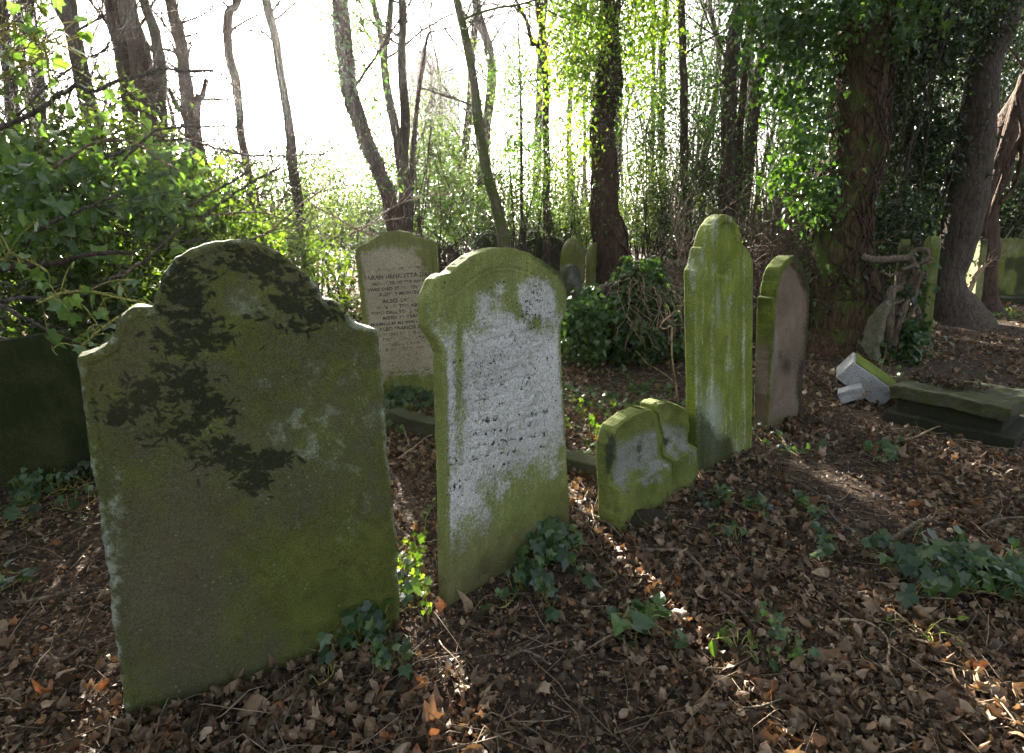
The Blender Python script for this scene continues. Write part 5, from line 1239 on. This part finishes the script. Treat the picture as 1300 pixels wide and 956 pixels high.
sprig('second spray of ivy leaves lower down beside the top corner of the nearest gravestone', [(150, 402), (125, 420), (105, 438), (95, 440)], 'ivy_big', 2.35, 10, .08, 2, droop=1.6)
sprig('ivy leaves hanging at the left edge under the sagging branch', [(0, 330), (20, 325), (45, 335), (60, 345)], 'ivy_big', 2.6, 10, .08, 3, droop=1.6)
sprig('cluster of ivy leaves against the sky in the top left corner', [(-30, 60), (10, 30), (35, 40), (55, 60), (60, 75)], 'ivy_big', 3.2, 42, .07, 4, reach=.13, droop=.8)
sprig('ivy spray against the sky at the left edge, under the corner cluster', [(-30, 120), (0, 100), (25, 85), (45, 80)], 'ivy_big', 3.3, 22, .06, 5, reach=.12, droop=.8)
sprig('small leaf cluster against the sky right of the corner ivy', [(40, -10), (50, 10), (60, 22)], 'ivy_big', 3.2, 10, .06, 6, reach=.08)

# ------------------------------------------------------------------ twisted dead stems at the leaning fragment
def twisted():
    root = thing('dead_ivy_stump', (3.98, 5.9, 0), 'twisted dead ivy stems arching over the leaning broken slab', 'dead stems')
    rng = np.random.RandomState(88)
    for q, wd, Y in [([(1128, 470), (1130, 440), (1130, 419), (1131, 372), (1140, 366), (1155, 362), (1163, 345), (1158, 333), (1150, 328), (1112, 330), (1095, 326)], 9, 5.9), ([(1152, 328), (1163, 318.6), (1174, 317), (1178, 323), (1176, 330), (1168, 333)], 6, 5.9),
                     ([(1133, 470), (1136, 430), (1146, 395), (1155, 372), (1166, 345), (1181, 330)], 8, 5.95), ([(1140, 400), (1150, 385), (1160, 378), (1166, 360), (1172, 345)], 5, 5.85), ([(1145, 342), (1160, 337), (1176, 331), (1184, 328)], 4, 5.85),
                     ([(1150, 470), (1155, 440), (1150, 410), (1160, 390), (1165, 380)], 7, 6.0), ([(1148, 480), (1142, 445), (1147, 420), (1139, 395), (1148, 372), (1143, 352), (1155, 340)], 9, 6.02), ([(1160, 480), (1162, 450), (1155, 425), (1166, 400), (1160, 380), (1172, 360), (1176, 340)], 6, 6.05), ([(1133, 385), (1140, 384), (1148, 380)], 3, 5.8), ([(1120, 345), (1130, 350), (1142, 345)], 3, 5.9)]:
        mb = MB(); P = smooth_path([pw(a, b, Y + rng.normal(0, .03)) for a, b in q], 6); mb.tube(P, np.linspace(wd, wd * .7, len(P)) * .62 * Y / F, 9, .35, rng.randint(99)); mb.build('stem', M['twig'], root)
    P = clumps(rng, [(pw(1150, 430, 5.9), (.12, .1, .25), 26), (pw(1165, 330, 5.9), (.12, .1, .1), 3), (pw(1160, 375, 5.9), (.1, .1, .1), 4), (pw(1145, 460, 5.8), (.2, .1, .08), 12)], 12, .06)
    build_leaves('ivy', M['ivy_ground'], root, [place_leaves(P, IVY2, .065, rng, up=.2, droop=.8)])
twisted()
branch('broken sunlit branch leaning by the thin edge-on slab', [(1228, 372), (1238, 352), (1247, 340), (1253, 334)], 7, 9, 'twig_pale', 30, kids=4, Lk=.25, group='fallen sticks')
branch('pale stick leaning up against the broad square headstone', [(1262, 322), (1275, 305), (1287, 288)], 2.4, 10.6, 'twig', 31, kids=1, group='fallen sticks')
branch('long thin cane bending over the broad square headstone', [(1236, 345), (1262, 330), (1285, 318), (1305, 303)], 2, 10.4, 'twig', 32, kids=2, group='fallen sticks')

# ------------------------------------------------------------------ ivy and small plants on the ground
def ground_ivy(label, cx, cy, rx, ry, n, size, seed, mat='ivy_ground', rise=.06, tm=IVY, group='patches of ground ivy'):
    rng = np.random.RandomState(seed + 40); c = G(cx, cy)
    e = G(cx + rx, cy); f = G(cx, cy - ry); rX = abs(e[0] - c[0]); rY = abs(f[1] - c[1])
    root = thing('ground_ivy', tuple(c), label, 'ivy', group)
    mb = MB(); P = []
    nr = max(2, n // 9)
    for i in range(nr):
        st = rng.normal(0, .28 if n > 20 else .5, 2); p = np.array([c[0] + st[0] * rX, c[1] + st[1] * rY]); a = rng.uniform(0, 6.28); pts = [p.copy()]
        stp = rng.uniform(.5, 1.1) * math.sqrt(rX * rY) * .16
        for k in range(9):
            a += rng.normal(0, .45); p = p + np.array([math.cos(a) * rX, math.sin(a) * rY]) / math.sqrt(rX * rY) * stp; pts.append(p.copy())
        pts = np.array(pts); S = smooth_path(np.hstack([pts, gz(pts[:, 0], pts[:, 1])[:, None] + .012 + rise * .3 * rng.uniform(0, 1, (len(pts), 1))]), 4)
        mb.tube(S, .0024, 4, a=rng.uniform())
        for k in range(1, 10):
            b = S[min(k * 4 + rng.randint(-1, 2), len(S) - 1)]
            for w in range(1 if rng.uniform() < .7 else 2):
                t_ = b + [rng.normal(0, size * .35), rng.normal(0, size * .35) - .01, rise * rng.uniform(.25, 1)]
                P.append(t_); mb.tube(np.array([b, (b + t_) / 2 + [0, 0, .008], t_]), .0013, 3)
    P = np.array(P); P = P[clear(P[:, 0], P[:, 1], .008)]
    build_leaves('leaves', M[mat], root, [place_leaves(P, tm, size * rng.choice([.55, .8, 1., 1.15], len(P)), rng, up=.5, droop=.35, out=np.tile([0, -.4, 0], (len(P), 1)))])
    mb.build('runners', M['stem_yellow'], root)
ground_ivy('blue-green ivy patch at the right foot of the pale gravestone', 690, 712, 50, 44, 120, .062, 1, rise=.1)
ground_ivy('ivy patch at the right foot of the nearest gravestone', 478, 806, 44, 45, 110, .048, 2, rise=.12)
ground_ivy('dark ivy between the nearest and the pale gravestone, under the inscribed one', 510, 522, 45, 26, 150, .07, 3, rise=.12)
ground_ivy('small pale ivy leaves in the lit gap between the two front stones', 528, 735, 30, 60, 70, .035, 4, 'bright')
ground_ivy('dark glossy ivy patch near the right edge in the foreground', 1230, 745, 80, 34, 130, .07, 5, rise=.1)
ground_ivy('lighter ivy sprig left of the dark patch in the right foreground', 1190, 748, 26, 20, 26, .045, 6, 'ivy_big')
ground_ivy('scattered ivy leaves on the open leaf litter right of centre', 1085, 700, 60, 30, 12, .05, 7)
ground_ivy('small ivy leaves behind the broken gravestone', 745, 560, 40, 40, 90, .045, 8, 'bright')
ground_ivy('ivy creeping around the foot of the massive trunk', 1055, 430, 60, 26, 260, .07, 9, rise=.25)
ground_ivy('dark ivy under the shaded stone at the left edge', 45, 640, 60, 35, 90, .055, 10, rise=.1)
ground_ivy('sparse ivy around the foot of the brown gravestone', 1000, 580, 60, 30, 34, .04, 11)
ground_ivy('thin ivy growth on the clearing behind the broken gravestone', 790, 510, 70, 30, 120, .05, 12, 'ivy')
ground_ivy('mossy green weeds by the right-hand far stones', 1240, 398, 60, 8, 260, .06, 13, 'bright', rise=.05)
ground_ivy('few green leaves in the litter before the ledger tomb', 1150, 570, 60, 14, 16, .055, 14, 'ivy_big')
ground_ivy('small ivy shoots at the bottom between the long stick and the lower right sticks', 1010, 830, 60, 24, 26, .04, 16, 'ivy_big')
ground_ivy('ivy trailing through the litter in front of the tall green gravestone', 930, 640, 50, 22, 40, .045, 17)
ground_ivy('few ivy leaves left of the nearest gravestone in the shade', 60, 730, 60, 60, 26, .05, 15)
def ground_sprig(label, cx, cy, n, size, seed, mat='ivy_big', R0=.12, tm=OVAL):
    rng = np.random.RandomState(seed); c = G(cx, cy); c[2] = float(gz(c[0], c[1])); root = thing('leafy_sprig', tuple(c), label, 'ivy', 'leafy sprigs lying on the litter')
    mb = MB(); L = []; D = []
    for i in range(n):
        a = rng.uniform(0, 6.28); l = R0 * rng.uniform(.4, 1.1); t = c + [l * math.cos(a), l * math.sin(a) * .8, rng.uniform(.03, .09)]
        mb.tube(smooth_path([c, (c + t) / 2 + [0, 0, .035], t], 4), .0016, 4); L.append(t)
    mb.build('stalks', M['stem_yellow'], root)
    build_leaves('leaves', M[mat], root, [place_leaves(np.array(L), tm, size, rng, up=.55, droop=.5)])
ground_sprig('bright green leafy sprig on yellow stalks in the centre foreground', 815, 800, 24, .07, 1, tm=IVY2)
ground_sprig('small yellow-green sprig at the bottom, right of the larger one', 935, 838, 11, .06, 2, 'bright', tm=OVAL)
ground_sprig('pair of pale green leaves in front of the mossy patch', 935, 690, 7, .05, 3, tm=IVY2)
ground_sprig('single green weed at the bottom near the right corner', 1170, 815, 5, .05, 4, 'bright')
# thin sapling by the tall green stone
def seedling():
    rng = np.random.RandomState(8); Y = 4.3; root = thing('seedling', tuple(pw(860, 490, Y)), 'thin pale seedling with fresh leaves left of the tall green gravestone', 'seedling')
    mb = MB()
    for q, wd in [([(862, 520), (858, 488), (853, 450), (853, 416), (846, 417), (839, 416), (841, 409), (852, 400), (858, 394)], 2.4), ([(810, 448), (820, 460), (833, 468), (848, 478), (860, 490)], 1.6), ([(852, 400), (848, 390), (845, 386)], 1.4), ([(858, 396), (864, 390), (868, 386)], 1.4)]:
        mb.tube(smooth_path([pw(a, b, Y) for a, b in q], 4), wd / 2 * Y / F, 5)
    mb.build('stem', M['twig_pale'], root)
    L = [pw(a, b, Y) for a, b in [(848, 388), (852, 384), (845, 390), (856, 396), (862, 400), (866, 395), (869, 388), (855, 402), (860, 406), (810, 448), (814, 446)]]
    build_leaves('leaves', M['soft'], root, [place_leaves(np.array(L), OVAL, .055, rng, up=.5, droop=.2)])
seedling()
# larger sticks on the litter
def stick(label, pts, wd, seed, mat='twig', z=.02, kids=2):
    rng = np.random.RandomState(seed + 20); P = np.array([G(a, b) for a, b in pts]); P[:, 2] = gz(P[:, 0], P[:, 1]) + z + rng.uniform(0, .03, len(P)); S = smooth_path(P, 5, .0015, rng)
    d = P[:, 1].mean(); mb = MB(); r = np.linspace(1, .5, len(S)) * wd / 2 * d / F; mb.tube(S, r, 6, .3, seed)
    for i in range(kids):
        j = rng.randint(2, len(S) - 1); t = S[j] - S[j - 1]; t /= np.linalg.norm(t); e = S[j] + (t + rng.normal(0, .5, 3) * [1, 1, .2]) * rng.uniform(.05, .14); e[2] = max(e[2], S[j, 2])
        mb.tube(np.array([S[j], (S[j] + e) / 2 + rng.normal(0, .004, 3), e]), r[j] * .5, 4)
    tag(mb.build('stick', M[mat], None), label, 'stick', 'dead sticks on the leaf litter')
stick('long forked brown stick crossing the centre foreground', [(815, 705), (865, 710), (888, 735), (905, 752), (935, 780), (960, 808), (975, 822)], 7, 1)
stick('pale curved stick at the lower right', [(1065, 798), (1100, 805), (1120, 820), (1125, 845), (1122, 870)], 5, 2, 'twig_pale')
stick('bent stick standing out of the litter left of the dark ivy patch', [(1128, 700), (1145, 690), (1162, 676), (1180, 668), (1195, 672)], 7, 3)
stick('thin pale stalk lying before the ledger tomb', [(1135, 568), (1160, 562), (1190, 550), (1210, 545)], 3, 4, 'twig_pale')
stick('slender root trailing from the white block over the ledger tomb', [(1095, 520), (1102, 505), (1106, 486), (1120, 492), (1137, 492)], 3, 5, 'twig_pale', z=.08)
stick('curved stick right of the broken gravestone, near the tall green one', [(960, 540), (985, 556), (1000, 580), (1015, 590)], 4, 6)
stick('short stick in the lit strip at the middle right', [(1000, 612), (1035, 640), (1062, 655)], 5, 7)
stick('thin dead stem curving in front of the kerb stone', [(505, 590), (525, 575), (540, 560), (552, 556)], 3, 8, 'twig_pale')
stick('yellowish stalk in the left gap behind the nearest gravestone', [(498, 520), (512, 548), (520, 572)], 3, 9, 'twig_pale')
stick('straight stick lying to the right of the pale gravestone', [(728, 655), (745, 660), (765, 668), (790, 690)], 5, 10)
stick('long thin stick at the right edge of the foreground', [(1240, 680), (1265, 672), (1300, 668), (1330, 672)], 4, 11)
stick('twig arching on the shaded ground in the lower left corner', [(60, 855), (85, 850), (105, 838), (125, 846)], 4, 12)
stick('dark twig lying left of the nearest gravestone', [(20, 775), (50, 772), (85, 760), (110, 755)], 5, 13)
stick('stout stick in the litter by the bottom centre', [(640, 840), (668, 836), (700, 846)], 6, 14)
stick('crooked twig in front of the ledger tomb corner', [(1285, 530), (1293, 548), (1300, 560), (1310, 566)], 4, 15)

# ------------------------------------------------------------------ tower block far away
def tower():
    base = pw(545, 200, 108); root = thing('tower_block', (base[0], 108, 0), 'pale high-rise tower block far behind the trees', 'tower block')
    wall = NT('pale concrete').done((.13, .135, .16), .8); glass = NT('window glass').done((.03, .035, .05), .2); bal = NT('balcony').done((.07, .065, .075), .8)
    def sect(px0, px1, pyt, y):
        x0 = pw(px0, 200, y)[0]; x1 = pw(px1, 200, y)[0]; zt = pw(px0, pyt, y)[2]
        m = MB(); box(m, ((x0 + x1) / 2, y + 6, zt / 2), (x1 - x0, 12, zt)); W = m.build('wall', wall, root, False); z = 3.
        while z < zt - 3:
            nx = 4; wx = (x1 - x0) / nx
            for i in range(nx):
                if i in (1, 2) or zt - z < 24:
                    m = MB(); box(m, (x0 + wx * (i + .5), y - .02, z + .9), (wx * .6, .12, 1.5)); o = m.build('window', glass, root, False); o.parent = W
            m = MB(); box(m, ((x0 + x1) / 2, y - .5, z - .6), ((x1 - x0) * .8, 1.0, .9)); o = m.build('balcony', bal, root, False); o.parent = W; z += 3.
    sect(512, 549, 64, 108); sect(549.2, 578, 84, 110)
tower()
litter()

# far woodland mass
def far_wood():
    rng = np.random.RandomState(15); mb = MB()
    for i in range(300):
        Y = rng.uniform(50, 85); x = rng.uniform(-1.05, 1.05) * Y; h = rng.uniform(5, 10); r = rng.uniform(.1, .2)
        mb.tube(np.array([(x, Y, -.2), (x + rng.normal(0, .3), Y, h * .5), (x + rng.normal(0, .6), Y, h)]), np.array([r, r * .7, r * .2]), 4)
        for k in range(7):
            z = h * rng.uniform(.3, 1); a = rng.uniform(0, 6.28); l = rng.uniform(1, 3)
            mb.tube(np.array([(x, Y, z), (x + math.cos(a) * l * .5, Y + math.sin(a) * l * .5, z + l * .5), (x + math.cos(a) * l, Y + math.sin(a) * l, z + l)]), np.array([r * .35, r * .2, .02]), 3)
    tag(mb.build('far_woodland', M['bark'], None), 'distant mass of bare woodland closing the view', 'woodland', kind='stuff')
    P = clumps(rng, [(np.array([x, rng.uniform(38, 50), rng.uniform(.6, 2.2)]), (3, 2, 1.6), 30) for x in np.linspace(-48, 48, 26)], 24, .5)
    tag(build_leaves('far_undergrowth', M['dark_leaf'], None, [place_leaves(P, DIAM, .3, rng)]), 'distant evergreen undergrowth below the bare trees', 'undergrowth', kind='stuff')
far_wood()

def haze():
    m = MB(); box(m, (0, 3, 15), (448, 448, 36)); o = m.build('haze', None, None, False)
    mt = bpy.data.materials.new('thin morning haze'); mt.use_nodes = True; nt = mt.node_tree; nt.nodes.clear()
    out = nt.nodes.new('ShaderNodeOutputMaterial'); v = nt.nodes.new('ShaderNodeVolumePrincipled')
    v.inputs['Color'].default_value = (.95, .93, .95, 1); v.inputs['Density'].default_value = .00035; v.inputs['Anisotropy'].default_value = .78
    nt.links.new(v.outputs[0], out.inputs['Volume']); o.data.materials.append(mt)
    tag(o, 'thin pale haze hanging in the low sunlight among the trees', 'haze', kind='stuff')
haze()
